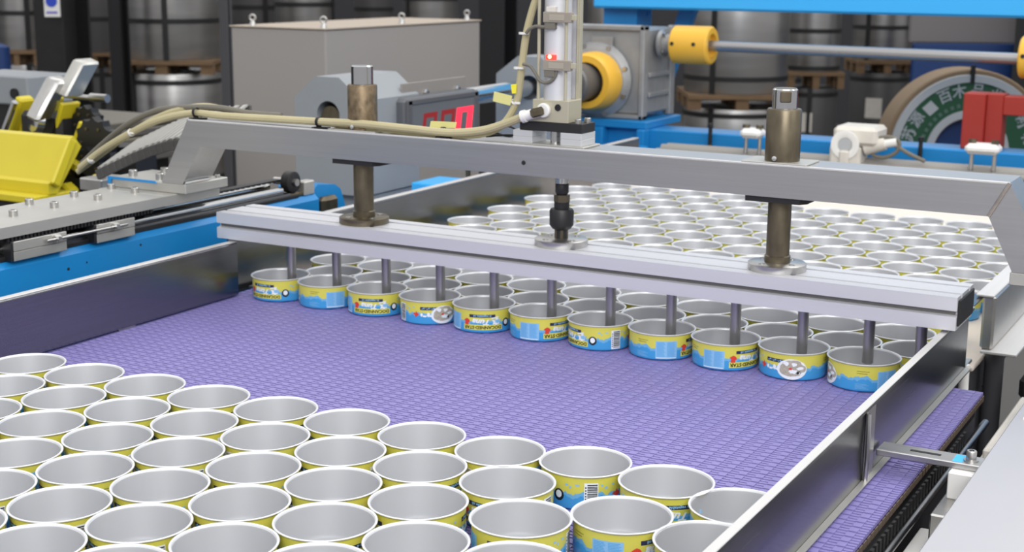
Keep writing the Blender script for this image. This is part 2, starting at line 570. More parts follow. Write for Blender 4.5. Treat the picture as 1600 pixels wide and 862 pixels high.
fl2 = thing('far_right_guide_channel', (0.05, 1.6, -0.03), 'stainless channel rail right of the cream belt, ending beside the pusher bar', 'guide rail')
MB().box(0.039, 0.0545, 1.04, 2.3, -0.026, 0.0415, 0.003).done('web_box', STEEL, fl2)
MB().box(0.033, 0.0545, 1.028, 2.3, 0.0418, 0.0448, 0.0008).done('top_lip', GLARE_LIP, fl2)
MB().box(0.041, 0.084, 1.035, 2.3, -0.0300, -0.0262, 0.0008).done('bottom_flange', GLARE_LIP, fl2)
MB().box(0.026, 0.040, 0.955, 1.05, 0.0375, 0.0400, 0.0006).done('joining_strip', STEEL_Y, fl2)
MB().cyl((0.048, 1.10, FLOORZ), (0.048, 1.10, -0.030), 0.012, 12).done('stand', DKGREY, fl2)
wp = MB().lathe([(0.0, -0.105), (0.010, -0.105), (0.010, -0.10), (0.0065, -0.095), (0.0055, -0.037), (0.0, -0.037)], (0.032, 1.00, 0), seg=16).done('white_stud', WHITE, None, (0.032, 1.0, -0.105))
# dark bars and blue patches stand in for blurred can reflections
dk = thing('dark_bar_rack', (0.2, 1.3, FLOORZ), 'dark rack of bars with blue patches below the right channel rail', 'rack')
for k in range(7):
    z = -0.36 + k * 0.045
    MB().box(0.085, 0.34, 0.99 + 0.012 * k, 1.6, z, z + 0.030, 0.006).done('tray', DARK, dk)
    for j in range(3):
        MB().box(0.10 + j * 0.075, 0.135 + j * 0.075, 0.988 + 0.012 * k, 0.994 + 0.012 * k, z + 0.006, z + 0.022).done('blue_patch', BLUE_D, dk)
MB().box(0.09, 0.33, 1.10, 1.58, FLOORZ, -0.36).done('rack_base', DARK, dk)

# ================================================================= pusher: bar with pins, guide rods
pb = thing('pusher_bar', (-0.45, 0.848, 0.05), 'aluminium profile bar with twelve steel pins dipping into the front row of cans', 'pusher bar')


def slotted(x0, x1):
    y0, y1, z0, z1 = 0.808, 0.888, 0.050, 0.0865
    zc = (z0 + z1) / 2
    s, d = 0.0032, 0.008
    p = [(y0, z0), (y0, zc - s)]
    p += [(y0 + d * 0.35, zc - s), (y0 + d, zc - s * 0.6), (y0 + d, zc + s * 0.6), (y0 + d * 0.35, zc + s), (y0, zc + s), (y0, z1)]
    for yc in (0.828, 0.868):
        p += [(yc - s, z1), (yc - s, z1 - d), (yc + s, z1 - d), (yc + s, z1)]
    p += [(y1, z1), (y1, zc + s), (y1 - d, zc + s), (y1 - d, zc - s), (y1, zc - s), (y1, z0)]
    return [(x0, a, c) for a, c in p], (x1 - x0, 0, 0)


MB().prism(*slotted(-0.9605, 0.0560)).done('profile', ALU, pb, smooth=0)
MB().box(-0.958, 0.0535, 0.8145, 0.8165, 0.0662, 0.0703).done('groove_strip', ALU_DARK, pb)
MB().box(0.0560, 0.0585, 0.812, 0.884, 0.054, 0.083, 0.001).done('end_cap', DARK, pb)
pins_x = [-0.862, -0.784, -0.702, -0.616, -0.534, -0.450, -0.368, -0.287, -0.205, -0.123, -0.046, 0.012]
for x in pins_x:
    MB().lathe([(0, -0.0105), (0.0045, -0.0105), (0.0064, -0.0088), (0.0064, 0.0500), (0, 0.0500)], (x, 0.848, 0), seg=16).done('pin', PIN, pb)
for x in (-0.737, -0.438, -0.1575):
    r = 0.033
    f = MB().lathe([(0, 0.0865), (r, 0.0865), (r + 0.0005, 0.0875), (r + 0.0005, 0.0945), (r - 0.001, 0.0955), (0, 0.0955)], (x, 0.848, 0), seg=40).done('flange', STEEL if x > -0.7 else OILY, pb)
    for k in range(4):
        a = PI / 4 + k * PI / 2 + 0.3
        MB().lathe([(0, 0.0953), (0.0035, 0.0953), (0.0035, 0.0962), (0.0018, 0.0962), (0.0018, 0.0956), (0, 0.0956)], (x + 0.024 * math.cos(a), 0.848 + 0.024 * math.sin(a), 0), seg=12).done('flange_screw', STEEL, f)
for x, mt in ((-0.737, OILY), (-0.1575, OILY)):
    MB().lathe([(0, 0.0955), (0.0150, 0.0955), (0.0150, 0.103), (0.0135, 0.104), (0.0135, 0.2935), (0.0125, 0.295), (0, 0.295)], (x, 0.848, 0), seg=28).done('guide_rod', mt, pb)
# upper stub of each rod is bright; a flat is cut in the right one
MB().lathe([(0.0137, 0.2725), (0.0145, 0.2725), (0.0145, 0.2955), (0.0130, 0.297), (0, 0.297)], (-0.737, 0.848, 0), seg=28).done('rod_tip', CHROME, pb)
tip = MB().lathe([(0.0137, 0.2710), (0.0142, 0.2710), (0.0142, 0.2930), (0.0130, 0.2945), (0, 0.2945)], (-0.1575, 0.848, 0), seg=28).done('rod_tip', CHROME, pb)
MB().obox((-0.1525, 0.8350, 0.2860), Vector((0.94, 0.34, 0)), Vector((-0.34, 0.94, 0)), Vector((0, 0, 1)), 0.0125, 0.004, 0.0125, 0.001).done('rod_flat', OILY, tip)
# coupling stack
cp = MB().lathe([(0, 0.0955), (0.0085, 0.0955), (0.0085, 0.106), (0.0105, 0.107), (0.0115, 0.1075), (0.0150, 0.112), (0.0152, 0.130), (0.0135, 0.1325), (0.0095, 0.133), (0.0095, 0.141), (0.0095, 0.1412), (0, 0.1412)], (-0.438, 0.848, 0), seg=28).done('rubber_coupling', BLACK, pb)
MB().lathe([(0.0087, 0.0957), (0.0093, 0.0957), (0.0093, 0.1065), (0.0087, 0.1065)], (-0.438, 0.848, 0), seg=6, closed=True).done('lower_nut', OILY, pb)
MB().cyl((-0.438, 0.848, 0.1412), (-0.438, 0.848, 0.150), 0.0100, 6).done('lock_nut', OILY, pb)
MB().lathe([(0, 0.150), (0.0065, 0.150), (0.0085, 0.153), (0.0085, 0.163), (0.0078, 0.164), (0.0078, 0.182), (0, 0.182)], (-0.438, 0.848, 0), seg=20).done('piston_rod', DARK, pb)
MB().lathe([(0.0079, 0.1645), (0.0088, 0.1645), (0.0088, 0.1745), (0.0079, 0.1745)], (-0.438, 0.848, 0), seg=20, closed=True).done('rod_collar', CHROME, pb)

# ================================================================= gantry frame
BT = 0.2110
BB = 0.1738
gf = thing('gantry_frame', (-0.45, 0.848, 0.103), 'brushed steel tube gantry with sloping legs spanning above the cans', 'gantry')
MB().prism([(-1.0205, 0.823, BT), (0.0970, 0.823, BT), (0.0780, 0.823, BB), (-0.9985, 0.823, BB)], (0, 0.060, 0)).done('crossbeam', STEEL_X, gf)
MB().prism([(-1.0205, 0.823, BT), (-0.9985, 0.823, BB), (-1.0345, 0.823, 0.1172), (-1.0735, 0.823, 0.1172)], (0, 0.060, 0)).done('leg', STEEL_X, gf)
MB().prism([(0.0970, 0.823, BT), (0.1480, 0.823, 0.1172), (0.1060, 0.823, 0.1172), (0.0780, 0.823, BB)], (0, 0.060, 0)).done('leg', STEEL_X, gf)
MB().tube([(0.0970, 0.8228, 0.2105), (0.0875, 0.8222, 0.1925), (0.0780, 0.8228, 0.1740)], 0.0022, 8, 4).done('weld_seam', mat('discoloured_weld', (160, 152, 146), 0.5, 0.9, 0.4, (90, 90, 90), 0.4), gf)
MB().box(-1.020, 0.0965, 0.8229, 0.8262, BT - 0.0022, BT + 0.0005, 0.0006).done('edge_glare', GLARE_LIP, gf)  # pale strip paints the highlight along the beam's front top edge
MB().box(-1.178, -1.029, 0.823, 0.915, 0.1030, 0.1172, 0.001).done('foot_plate', PLATE, gf)
MB().box(0.1040, 0.26, 0.823, 0.915, 0.1030, 0.1172, 0.001).done('foot_plate', PLATE, gf)
MB().prism([(-1.178, 0.8222, 0.108), (-1.178, 0.8222, 0.1185), (-1.085, 0.8222, 0.1185), (-1.082, 0.8222, 0.1150), (-1.170, 0.8222, 0.1150), (-1.172, 0.8222, 0.108)], (0, -0.0012, 0)).done('blue_edge_paint', BLUE, gf)
for x, y in ((-1.155, 0.850), (-1.132, 0.893), (-1.098, 0.846), (-1.010 - 0.03, 0.905), (-1.046, 0.832)):
    bolt(gf, x, y, 0.1172, 0.0065 if x < -1.06 else 0.004, 0.009 if x < -1.06 else 0.004)
MB().tube([(-1.032, 0.825, 0.119), (-1.031, 0.85, 0.1195), (-1.031, 0.875, 0.119)], 0.0022, 8, 4).done('weld_bead', CHROME, gf)
for x, mt in ((-0.737, RUSTY), (-0.1575, OILY)):
    MB().box(x - 0.040, x + 0.036, 0.8235, 0.872, BT, BT + 0.0022, 0.0006).done('sleeve_plate', PLATE, gf)
    MB().lathe([(0.0137, BT + 0.0022), (0.0198, BT + 0.0022), (0.0198, 0.2700), (0.0185, 0.2720), (0.0146, 0.2722), (0.0146, 0.2700), (0.0137, 0.2600)], (x, 0.848, 0), seg=36, closed=True).done('guide_sleeve', mt, gf)
    MB().lathe([(0, 0), (0.0032, 0), (0.0028, 0.003), (0, 0.0038)], (x - 0.002, 0.8285, BT + 0.006), (0, -1, 0.15), 10).done('grease_nipple', CHROME, gf)
    pl = MB().prism([(x - 0.034, 0.825, BB), (x + 0.030, 0.825, BB), (x + 0.036, 0.835, BB), (x + 0.036, 0.868, BB), (x - 0.034, 0.868, BB)], (0, 0, -0.0065)).done('lower_pad', DARK, gf)
MB().lathe([(0, 0), (0.003, 0), (0.0025, 0.0012), (0, 0.0012)], (-0.479, 0.8230, 0.1895), (0, -1, 0), 10).done('plug', DARK, gf)

# ================================================================= pneumatic cylinder on the gantry
cy = thing('pneumatic_cylinder', (-0.45, 0.848, BT), 'aluminium air cylinder standing on two white blocks in the middle of the gantry beam', 'cylinder')
MB().box(-0.501, -0.399, 0.8275, 0.874, BT, BT + 0.0024, 0.0008).done('base_plate', PLATE, cy)
for x0, x1 in ((-0.498, -0.471), (-0.432, -0.4035)):
    for z0 in (BT + 0.0024, BT + 0.0102):
        MB().box(x0, x1, 0.8295, 0.868, z0, z0 + 0.0077, 0.0005).done('spacer_block', mat('natural_aluminium_block', (214, 214, 214), 0.4, 0.5), cy)
MB().box(-0.489, -0.403, 0.8300, 0.866, BT + 0.0182, BT + 0.0295, 0.0006).done('mounting_plate', DARK, cy)
for x, y in ((-0.412, 0.837), (-0.409, 0.857), (-0.481, 0.857)):
    bolt(cy, x, y, BT + 0.0295, 0.0042, 0.0055)
MB().lathe([(0, BT + 0.001), (0.0065, BT + 0.001), (0.0065, BT + 0.0182), (0, BT + 0.0182)], (-0.448, 0.848, 0), seg=20).done('rod_end', CHROME, cy)
z1 = BT + 0.0295
zt = z1 + 0.0270
hb = MB().box(-0.471, -0.422, 0.8300, 0.866, z1, zt, 0.0006).done('head_block', BEIGE, cy)
MB().lathe([(0, 0), (0.0042, 0), (0.0042, 0.0006), (0.0022, 0.0006), (0.0022, -0.001), (0, -0.001)], (-0.436, 0.8297, zt - 0.0085), (0, -1, 0), 16).done('port_hole', DARK, hb)
ztop = 0.400
MB().lathe([(0, zt), (0.0168, zt), (0.0168, ztop), (0, ztop)], (-0.4465, 0.848, 0), seg=36).done('barrel', ALU, cy)
for x, y in ((-0.4645, 0.8325), (-0.4275, 0.8325), (-0.4275, 0.8640), (-0.4645, 0.8640)):
    MB().cyl((x, y, zt), (x, y, ztop), 0.0021, 10).done('tie_rod', BEIGE, cy)
MB().box(-0.4440, -0.4415, 0.858, 0.872, zt, ztop, 0.0005).done('back_channel', ALU, cy)
MB().box(-0.4415, -0.4255, 0.8655, 0.868, zt - 0.001, ztop, 0.0005).done('back_sheet', ALU, cy)
MB().box(-0.4262, -0.4240, 0.862, 0.870, zt - 0.001, ztop, 0.0003).done('sheet_edge', BEIGE, cy)
MB().box(-0.4700, -0.4220, 0.8300, 0.866, ztop, ztop + 0.025, 0.0006).done('end_block', BEIGE, cy)
for zs, lit in ((0.3605, False), (0.3035, True)):
    s = MB().box(-0.4560, -0.4180, 0.8255, 0.8330, zs, zs + 0.0125, 0.0006).done('sensor', mat('sensor_taupe', (150, 142, 130), 0.5), cy)
    MB().box(-0.4475, -0.4270, 0.8249, 0.8256, zs + 0.0025, zs + 0.0095, 0.0002).done('sensor_face', mat('sensor_label', (164, 156, 142), 0.5), s)
    MB().box(-0.4540, -0.4400, 0.8262, 0.8325, zs - 0.0080, zs, 0.0006).done('cable_boot', HOSE_G, s)
    MB().box(-0.4180, -0.4120, 0.8262, 0.8300, zs + 0.003, zs + 0.0095, 0.0004).done('clamp_tab', BEIGE, s)
    lz = zs + 0.0125
    MB().box(-0.4520, -0.4400, 0.8262, 0.8325, lz, lz + 0.0062, 0.0004).done('indicator_lens', LAMP_R if lit else WHITE_D, s)
    if lit:
        MB().sphere((-0.4462, 0.8258, lz + 0.0040), 0.0024, (1, 0.5, 1), 10).done('indicator_light', LAMP_Y, s)
# elbow fitting
zc = z1 + 0.0145
ft = MB().lathe([(0, 0.0), (0.0082, 0.0), (0.0088, 0.0012), (0.0088, 0.0050), (0.0078, 0.0062), (0, 0.0062)], (-0.4540, 0.8300, zc), (0, -1, 0), 20).done('fitting', WHITE, cy)
MB().cyl((-0.4545, 0.8235, zc - 0.0005), (-0.4620, 0.8120, zc - 0.0030), 0.0058, 6).done('fitting_screw', OILY, ft)
MB().cyl((-0.4560, 0.8250, zc - 0.001), (-0.4780, 0.8240, zc - 0.0080), 0.0062, 16).done('fitting_elbow', WHITE, ft)
MB().cyl((-0.4770, 0.8240, zc - 0.0077), (-0.4820, 0.8238, zc - 0.0092), 0.0078, 16).done('fitting_ring', WHITE, ft)

# ================================================================= hoses and cables
def HP(x, y, Y=0.835):
    return ony(x, y, Y)


hr = 0.0052
main = [HP(x, y, Y) for x, y, Y in ((125, 262, .86), (160, 234, .86), (205, 207, .855), (250, 187, .845), (300, 177, .84), (350, 181, .835), (430, 186, .835), (500, 190, .835), (560, 193, .831), (640, 201, .831), (700, 207, .831), (752, 204, .832), (790, 193, .830), (823, 180, .826))]
o = MB().tube(main, hr).done('air_hose', HOSE, None, main[5])
tag(o, 'thick yellowed air hose lying along the gantry beam up to the white elbow', 'hose')
second = [HP(x, y, Y) for x, y, Y in ((122, 268, .87), (165, 236, .87), (212, 203, .866), (262, 177, .858), (318, 166, .855), (370, 175, .85), (430, 185, .845), (500, 191, .842), (570, 198, .838), (640, 206, .838), (700, 211, .838), (752, 209, .838), (785, 195, .84), (806, 162, .842), (812, 130, .842), (817, 90, .842), (823, 50, .842), (833, 12, .842), (842, -12, .842), (848, -22, .842))]
o = MB().tube(second, hr * 0.9).done('air_hose', HOSE, None, second[5])
tag(o, 'yellowed air hose curving up beside the cylinder to its top', 'hose')
third = [HP(x, y, Y) for x, y, Y in ((128, 256, .90), (158, 227, .90), (198, 195, .885), (245, 173, .87), (295, 168, .855), (345, 169, .847), (390, 177, .846), (440, 181, .8475))]
o = MB().tube(third, hr * 0.9).done('grey_cable', HOSE_G, None, third[3])
tag(o, 'grey cable running above the air hose over the left gantry leg', 'cable')
for pts, lab in (([(870, 33), (862, 39), (850, 42), (838, 41), (828, 45), (822, 52)], 'thin grey sensor cable from the upper sensor to the hose'),
                 ([(870, 108), (868, 118), (860, 127), (850, 129), (842, 124), (835, 112), (828, 103), (817, 100)], 'thin grey sensor cable looping below the lit lower sensor')):
    q = [HP(x, y, .829) for x, y in pts]
    tag(MB().tube(q, 0.0021, 8).done('sensor_cable', HOSE_G, None, q[2]), lab, 'cable')
loops = [(748, 212), (770, 203), (792, 197), (808, 205), (796, 213), (774, 208), (760, 213), (785, 211), (806, 211)]
q = [HP(x, y, .842 + 0.003 * (i % 3)) for i, (x, y) in enumerate(loops)]
tag(MB().tube(q, 0.0013, 6).done('coiled_wire', BLACK, None, q[2]), 'tangle of thin dark wire beside the left white block of the cylinder', 'wire')
for (x, y, lab) in ((306, 175, 'black cable clip on the hoses at the left end of the gantry beam'), (498, 190, 'black cable clip on the hoses left of the rusty sleeve'), (692, 206, 'black cable clip on the hoses below the pale tag')):
    p = HP(x, y, .835)
    k = MB()
    k.lathe([(0.0058, -0.0020), (0.0066, -0.0020), (0.0066, 0.0020), (0.0058, 0.0020)], p, (1, 0, 0), 16, closed=True)
    k.box(p.x - 0.008, p.x + 0.014, p.y - 0.006, p.y + 0.008, BT + 0.0002, BT + 0.0018)
    k.box(p.x - 0.002, p.x + 0.003, p.y - 0.002, p.y + 0.002, BT + 0.001, max(p.z - 0.005, BT + 0.002))
    tag(k.done('cable_clip', BLACK, None, (p.x, p.y, BT)), lab, 'cable clip')
for (x, y, Y, ax, lab) in ((205, 207, .855, (1, 0, .5), 'white cable tie around the hoses left of the gantry leg'), (142, 250, .86, (1, 0, .8), 'white cable tie around the lower end of the hoses'),
                           (818, 52, .842, (0, 0, 1), 'pale cable tie on the upright hose by the upper sensor'), (810, 106, .842, (0, 0, 1), 'pale cable tie on the upright hose by the lower sensor'), (805, 160, .842, (.5, 0, 1), 'pale cable tie beside the yellow tag')):
    p = HP(x, y, Y)
    k = MB().lathe([(0.0050, -0.0013), (0.0060, -0.0013), (0.0060, 0.0013), (0.0050, 0.0013)], p, ax, 14, closed=True)
    k.box(p.x + 0.003, p.x + 0.010, p.y - 0.007, p.y - 0.0045, p.z - 0.001, p.z + 0.0015)
    tag(k.done('cable_tie', WHITE, None, p), lab, 'cable tie')


def tagplate(corners, Y, m, lab, name='hose_tag', th=0.0012):
    pts = [HP(x, y, Y) for x, y in corners]
    return tag(MB().prism(pts, (0, th, 0)).done(name, m, None, pts[0]), lab, 'tag')


tagplate([(772, 143), (800, 150), (797, 165), (770, 158)], .836, TAGP, 'small pale yellow tag hanging from the upright hose')
tagplate([(798, 132), (807, 131), (806, 146), (800, 146)], .835, TAG, 'bright yellow sleeve marker on the upright hose')
tagplate([(673, 189), (713, 191), (711, 200), (671, 200)], .840, TAGP, 'pale yellow tag lying on the beam in front of the red digits')

# ================================================================= cans
RB = 0.0391
RR = 0.0414
H = 0.0325


def can_meshes():
    b = MB()
    b.lathe([(0, 0.0012), (0.0335, 0.0012), (0.0345, 0.0002), (0.0362, 0.0003), (0.0383, 0.0020), (0.0391, 0.0048), (RB, 0.0290), (0.0393, 0.0302)], seg=56)
    body = b.done('body', CAN_OUT, None)
    b = MB()
    b.lathe([(0.0388, 0.0306), (0.0384, 0.0295), (0.0383, 0.0055), (0.0374, 0.0028), (0.0350, 0.0018), (0, 0.0018)], seg=56)
    lining = b.done('lining', CAN_IN, None)
    b = MB()
    b.lathe([(0.0393, 0.0302), (0.0400, 0.0309), (0.0409, 0.0313), (0.0414, 0.0318), (0.0413, 0.0323), (0.0409, 0.0325), (0.0403, 0.0326), (0.0395, 0.0323), (0.0391, 0.0317), (0.0388, 0.0306)], seg=56)
    rim = b.done('rim', CAN_RIM, None)
    for o in (body, lining, rim):
        COL.objects.unlink(o)
    return body, lining, rim


def text_tris(body, size, bold=0.0, shear=0.0):
    cu = bpy.data.curves.new('lettering', 'FONT')
    cu.body = body
    cu.size = size
    cu.align_x = 'CENTER'
    cu.align_y = 'CENTER'
    cu.offset = bold
    cu.shear = shear
    cu.resolution_u = 2
    o = bpy.data.objects.new('lettering', cu)
    COL.objects.link(o)
    bpy.context.view_layer.update()
    me = o.evaluated_get(bpy.context.evaluated_depsgraph_get()).to_mesh()
    vs = [v.co.copy() for v in me.vertices]
    fs = [tuple(p.vertices) for p in me.polygons]
    o.to_mesh_clear()
    COL.objects.unlink(o)
    bpy.data.objects.remove(o)
    return vs, fs


def label_print_mesh():
    """flat print of the upside-down label wrapped round the can; angle 0 is the middle of the lettered panel"""
    mats = [P_YEL, P_BLU, P_PALE, P_INK, P_WHITE, P_RED, P_GREY, P_BLACK, NAVY]
    YE, BL, PA, IN, WH, RE, GR, BK, NV = range(9)
    bm = bmesh.new()
    D2 = PI / 180

    def add(vs, fs, m, lay):
        R = RB + 0.00012 + 0.00012 * lay
        bv = [bm.verts.new((R * math.cos(a), R * math.sin(a), z)) for a, z in vs]
        for f in fs:
            try:
                ff = bm.faces.new([bv[i] for i in f])
                ff.material_index = m
            except ValueError:
                pass

    def patch(a0, a1, z0, z1, m, lay, skew=0.0):
        n = max(1, int(abs(a1 - a0) / 5) + 1)
        vs, fs = [], []
        for i in range(n + 1):
            t = i / n
            a = (a0 + (a1 - a0) * t) * D2
            vs += [(a, z0 + skew * t), (a, z1 + skew * t)]
        for i in range(n):
            fs.append((2 * i, 2 * i + 2, 2 * i + 3, 2 * i + 1))
        add(vs, fs, m, lay)

    def blob(ac, zc, ra, rz, m, lay, n=20, jag=0.0, seed=1):
        rnd = random.Random(seed)
        q_ = [1 + jag * (rnd.random() - 0.5) for k in range(n)]
        nr = max(1, int(ra / 5))
        vs = [(ac * D2, zc)]
        for i in range(1, nr + 1):
            t = i / nr
            vs += [((ac + ra * t * q_[k] * math.cos(2 * PI * k / n)) * D2, zc + rz * t * q_[k] * math.sin(2 * PI * k / n)) for k in range(n)]
        fs = [(0, k + 1, (k + 1) % n + 1) for k in range(n)]
        for i in range(nr - 1):
            o1, o2 = 1 + i * n, 1 + (i + 1) * n
            fs += [(o1 + k, o2 + k, o2 + (k + 1) % n, o1 + (k + 1) % n) for k in range(n)]
        add(vs, fs, m, lay)

    def text(s, ac, zc, size, m, lay, bold=0.0, shear=0.0, sx=1.0, tilt=0.0):
        vs, fs = text_tris(s, size, bold, shear)
        ct, st = math.cos(tilt), math.sin(tilt)
        out = []
        for v in vs:
            x, y = v.x * sx, v.y
            x, y = x * ct - y * st, x * st + y * ct
            out.append((ac * D2 - x / RB, zc - y))       # turned upside down
        add(out, fs, m, lay)
    # lettered panel
    patch(-38, 38, 0.0050, 0.0118, YE, 0)
    text('DOCANNED·STAR', 0, 0.0084, 0.0058, IN, 1, 0.00020, 0, 1.02)
    text('Tuna', -2, 0.0158, 0.0098, WH, 1, 0.00035, 0.35, 1.15, -0.06)
    patch(-26, 24, 0.0212, 0.0250, NV, 0)
    text('in vegetable oil', -1, 0.0232, 0.0037, P_YEL and PA, 1, 0.0001, 0, 1.05)
    blob(26, 0.0160, 8, 0.0042, WH, 1, 16, 0.7, 3)
    blob(29, 0.0164, 6, 0.0028, PA, 2, 14, 0.9, 8)
    patch(16, 30, 0.0190, 0.0206, WH, 1, 0.002)
    blob(-31, 0.0150, 5.5, 0.0034, RE, 1, 12, 0.8, 5)
    # roundel
    blob(47, 0.0132, 7.4, 0.0054, BK, 0, 20)
    blob(47, 0.0138, 4.4, 0.0034, WH, 1, 20)
    # splashes right of it
    for k, (a, z, ra, rz) in enumerate(((58, .0235, 2.2, .0010), (63, .0215, 1.6, .0012), (72, .0238, 2.6, .0009), (104, .0236, 2.0, .0010), (110, .0215, 2.4, .0012), (120, .0235, 1.8, .0008))):
        blob(a, z, ra, rz, PA, 0, 10, 0.6, k)
    # bar code
    patch(81, 99, 0.0030, 0.0262, WH, 0)
    rnd = random.Random(4)
    z = 0.0045
    while z < 0.0245:
        h = rnd.choice((0.0003, 0.0005, 0.0008, 0.0011))
        patch(85, 98, z, z + h, BK, 1)
        z += h + rnd.choice((0.0003, 0.0005, 0.0007))
    for k in range(7):
        patch(82.2, 83.8, 0.0058 + k * 0.0026, 0.0072 + k * 0.0026, BK, 1)
    # second language panel: splash, box, script, picture of the fish
    blob(126, 0.0145, 5.5, 0.0034, RE, 1, 12, 0.8, 9)
    patch(134, 168, 0.0205, 0.0245, NV, 0)
    for k in range(9):
        patch(137 + k * 3.2, 139.4 + k * 3.2, 0.0216 + 0.0006 * (k % 3), 0.0226 + 0.0006 * ((k * 2) % 3), PA, 1)
    for a, z, ra, rz in ((137, .0142, 2.4, .0022), (143, .0125, 4, .0012), (150, .0148, 3.0, .0030), (156, .0128, 5, .0014), (160, .0160, 2, .0026)):
        blob(a, z, ra, rz, WH, 1, 12, 0.3, int(a))
    blob(180, 0.0140, 25, 0.0120, WH, 1, 28)
    blob(181, 0.0150, 21, 0.0098, GR, 2, 26, 0.18, 2)
    for k in range(9):
        rnd = random.Random(k + 50)
        blob(181 + rnd.uniform(-13, 13), 0.0150 + rnd.uniform(-.006, .006), rnd.uniform(4, 7), rnd.uniform(.0012, .0026), (WH, GR, WH)[k % 3] if k != 4 else IN, 3, 10, 0.7, k)
    blob(178, 0.0148, 3, 0.0016, RE, 4, 10, 0.5, 7)
    # small print and table
    for k in range(5):
        patch(240 + 2 * (k % 2), 262 - 3 * (k % 3), 0.0205 + k * 0.0012, 0.0209 + k * 0.0012, IN if k % 2 else YE, 0)
    for k in range(5):
        patch(240, 262 - 4 * (k % 3), 0.0045 + k * 0.0013, 0.0049 + k * 0.0013, PA, 0)
    patch(276, 314, 0.0030, 0.0245, PA, 0)
    for k in range(15):
        patch(278, 293 - (k % 4), 0.0056 + k * 0.00122, 0.0061 + k * 0.00122, BL, 1)
        patch(296, 312 - ((k * 3) % 5), 0.0056 + k * 0.00122, 0.0061 + k * 0.00122, BL, 1)
    patch(277, 312, 0.0036, 0.0044, WH, 1)
    me = bpy.data.meshes.new('label_print')
    bm.to_mesh(me)
    bm.free()
    for q in mats:
        me.materials.append(q)
    return bpy.data.objects.new('label_print', me)


BODY, LINING, RIM = can_meshes()
PRINT = label_print_mesh()
NCAN = [0]


def place_can(x, y, zrim, rot, label, group, printed):
    r = bpy.data.objects.new('tuna_can', None)
    r.empty_display_size = 0.02
    COL.objects.link(r)
    r.location = (x, y, zrim - H + Z0)
    r.rotation_euler = (0, 0, rot)
    tag(r, label, 'can', group)
    for src in (BODY, LINING, RIM) + ((PRINT,) if printed else ()):
        c = src.copy()
        c.name = src.name
        COL.objects.link(c)
        c.location = (0, 0, 0)
        c.parent = r
    NCAN[0] += 1
    return r


ORD = ['first', 'second', 'third', 'fourth', 'fifth', 'sixth', 'seventh', 'eighth', 'ninth', 'tenth', 'eleventh', 'twelfth', 'thirteenth', 'fourteenth', 'fifteenth', 'sixteenth', 'seventeenth', 'eighteenth']


def facing(x, y, deg):
    """rotation that shows label angle deg to the camera"""
    return math.atan2(CAM.y - y, CAM.x - x) - deg * PI / 180


# front row under the pins
front = [(-0.8800, 38), (-0.7985, -81), (-0.7155, 13), (-0.6310, 153), (-0.5480, 2), (-0.4640, -43), (-0.3805, 60), (-0.2975, -74), (-0.2140, -45), (-0.1315, 182), (-0.0485, 252)]
seen = ['white roundel right of the lettering', 'pale blue table box', 'lettered panel and roundel', 'tuna picture facing out', 'lettered panel facing out', 'table box left of lettering', 'white roundel and bar code', 'table box facing out', 'table box and lettering', 'tuna picture facing out', 'tuna picture at its left edge']
for i, (x, a) in enumerate(front):
    y = 0.8455 - (0.003 if i in (8, 10) else 0)
    place_can(x, y, 0, facing(x, y, a), 'open tuna can under the %s pin from the left, %s' % (ORD[i], seen[i]), 'front row of cans under the pusher pins', True)

# rows behind it
PITCH = 0.0862
for k in range(1, 16):
    if k == 1:
        Y, zr, x0, n, pt = 0.9170, -0.004, -0.8392, 11, 0.0832
    elif k == 2:
        Y, zr, x0, n, pt = 0.9890, -0.004, -0.8840, 11, 0.0840
    else:
        Y = 1.0640 + (1.362 - 1.0640) * (k - 3) / 4 if k <= 7 else 1.362 + 0.0711 * (k - 7)
        zr = -0.015
        drift = -0.04 * min(k, 8) / 8
        x0 = -0.8800 + drift + (0.042 if k % 2 else 0)
        pt = PITCH
        n = 11 if (k % 2 or k < 8) else 11
        if k == 15:
            n = 5
    for i in range(n):
        x = x0 + i * pt + random.uniform(-0.0005, 0.0005)
        y = Y + random.uniform(-0.0005, 0.0005)
        if k >= 3 and x > 0.036 - RR:
            continue
        if k < 3 and x > -0.006:
            continue
        lab = 'open tuna can %s from the left in the %s row behind the pusher bar' % (ORD[i], ORD[k - 1])
        place_can(x, y, zr, random.uniform(0, 2 * PI), lab, 'rows of cans behind the pusher bar', k <= 2)

# near block: hexagonal pack with a loose right edge
loose = [((841, 988.8, 695.4, 743.8), 82, 'bar code and roundel facing out, in the leading row'), ((964.4, 1118, 724, 776), -15, 'lettering facing out, right of the can with the bar code'), ((1079, 1231, 762, 816), 20, 'partly hidden by the right guide rail, nearest the belt centre'),
         ((732, 895, 777, 838), 15, 'lettered panel facing out, at the bottom edge'), ((890.6, 1053, 772.6, 832), -49, 'pale blue table box facing out, at the bottom edge'), ((1018, 1190, 811, 876), 120, 'beside the right guide rail at the bottom edge'), ((716, 870, 723.7, 779), 30, 'second row, below left of the can with the bar code'), ((710, 852.6, 678, 727.5), 230, 'in the leading row, left of the can with the bar code')]
placed = []
for (px0, px1, py0, py1), a, t in loose:
    p = onz((px0 + px1) / 2, (py0 + py1) / 2 + 0.3, 0)
    placed.append((p.x, p.y))
    place_can(p.x, p.y, 0, facing(p.x, p.y, a), 'open near can, ' + t, 'near block of cans on the purple belt', True)
ANG = 0.0288
S = 0.0836
e1 = Vector((math.cos(ANG), math.sin(ANG), 0))
e2 = Vector((math.sin(ANG), -math.cos(ANG), 0))
org = Vector((-0.8286, 0.3399, 0))
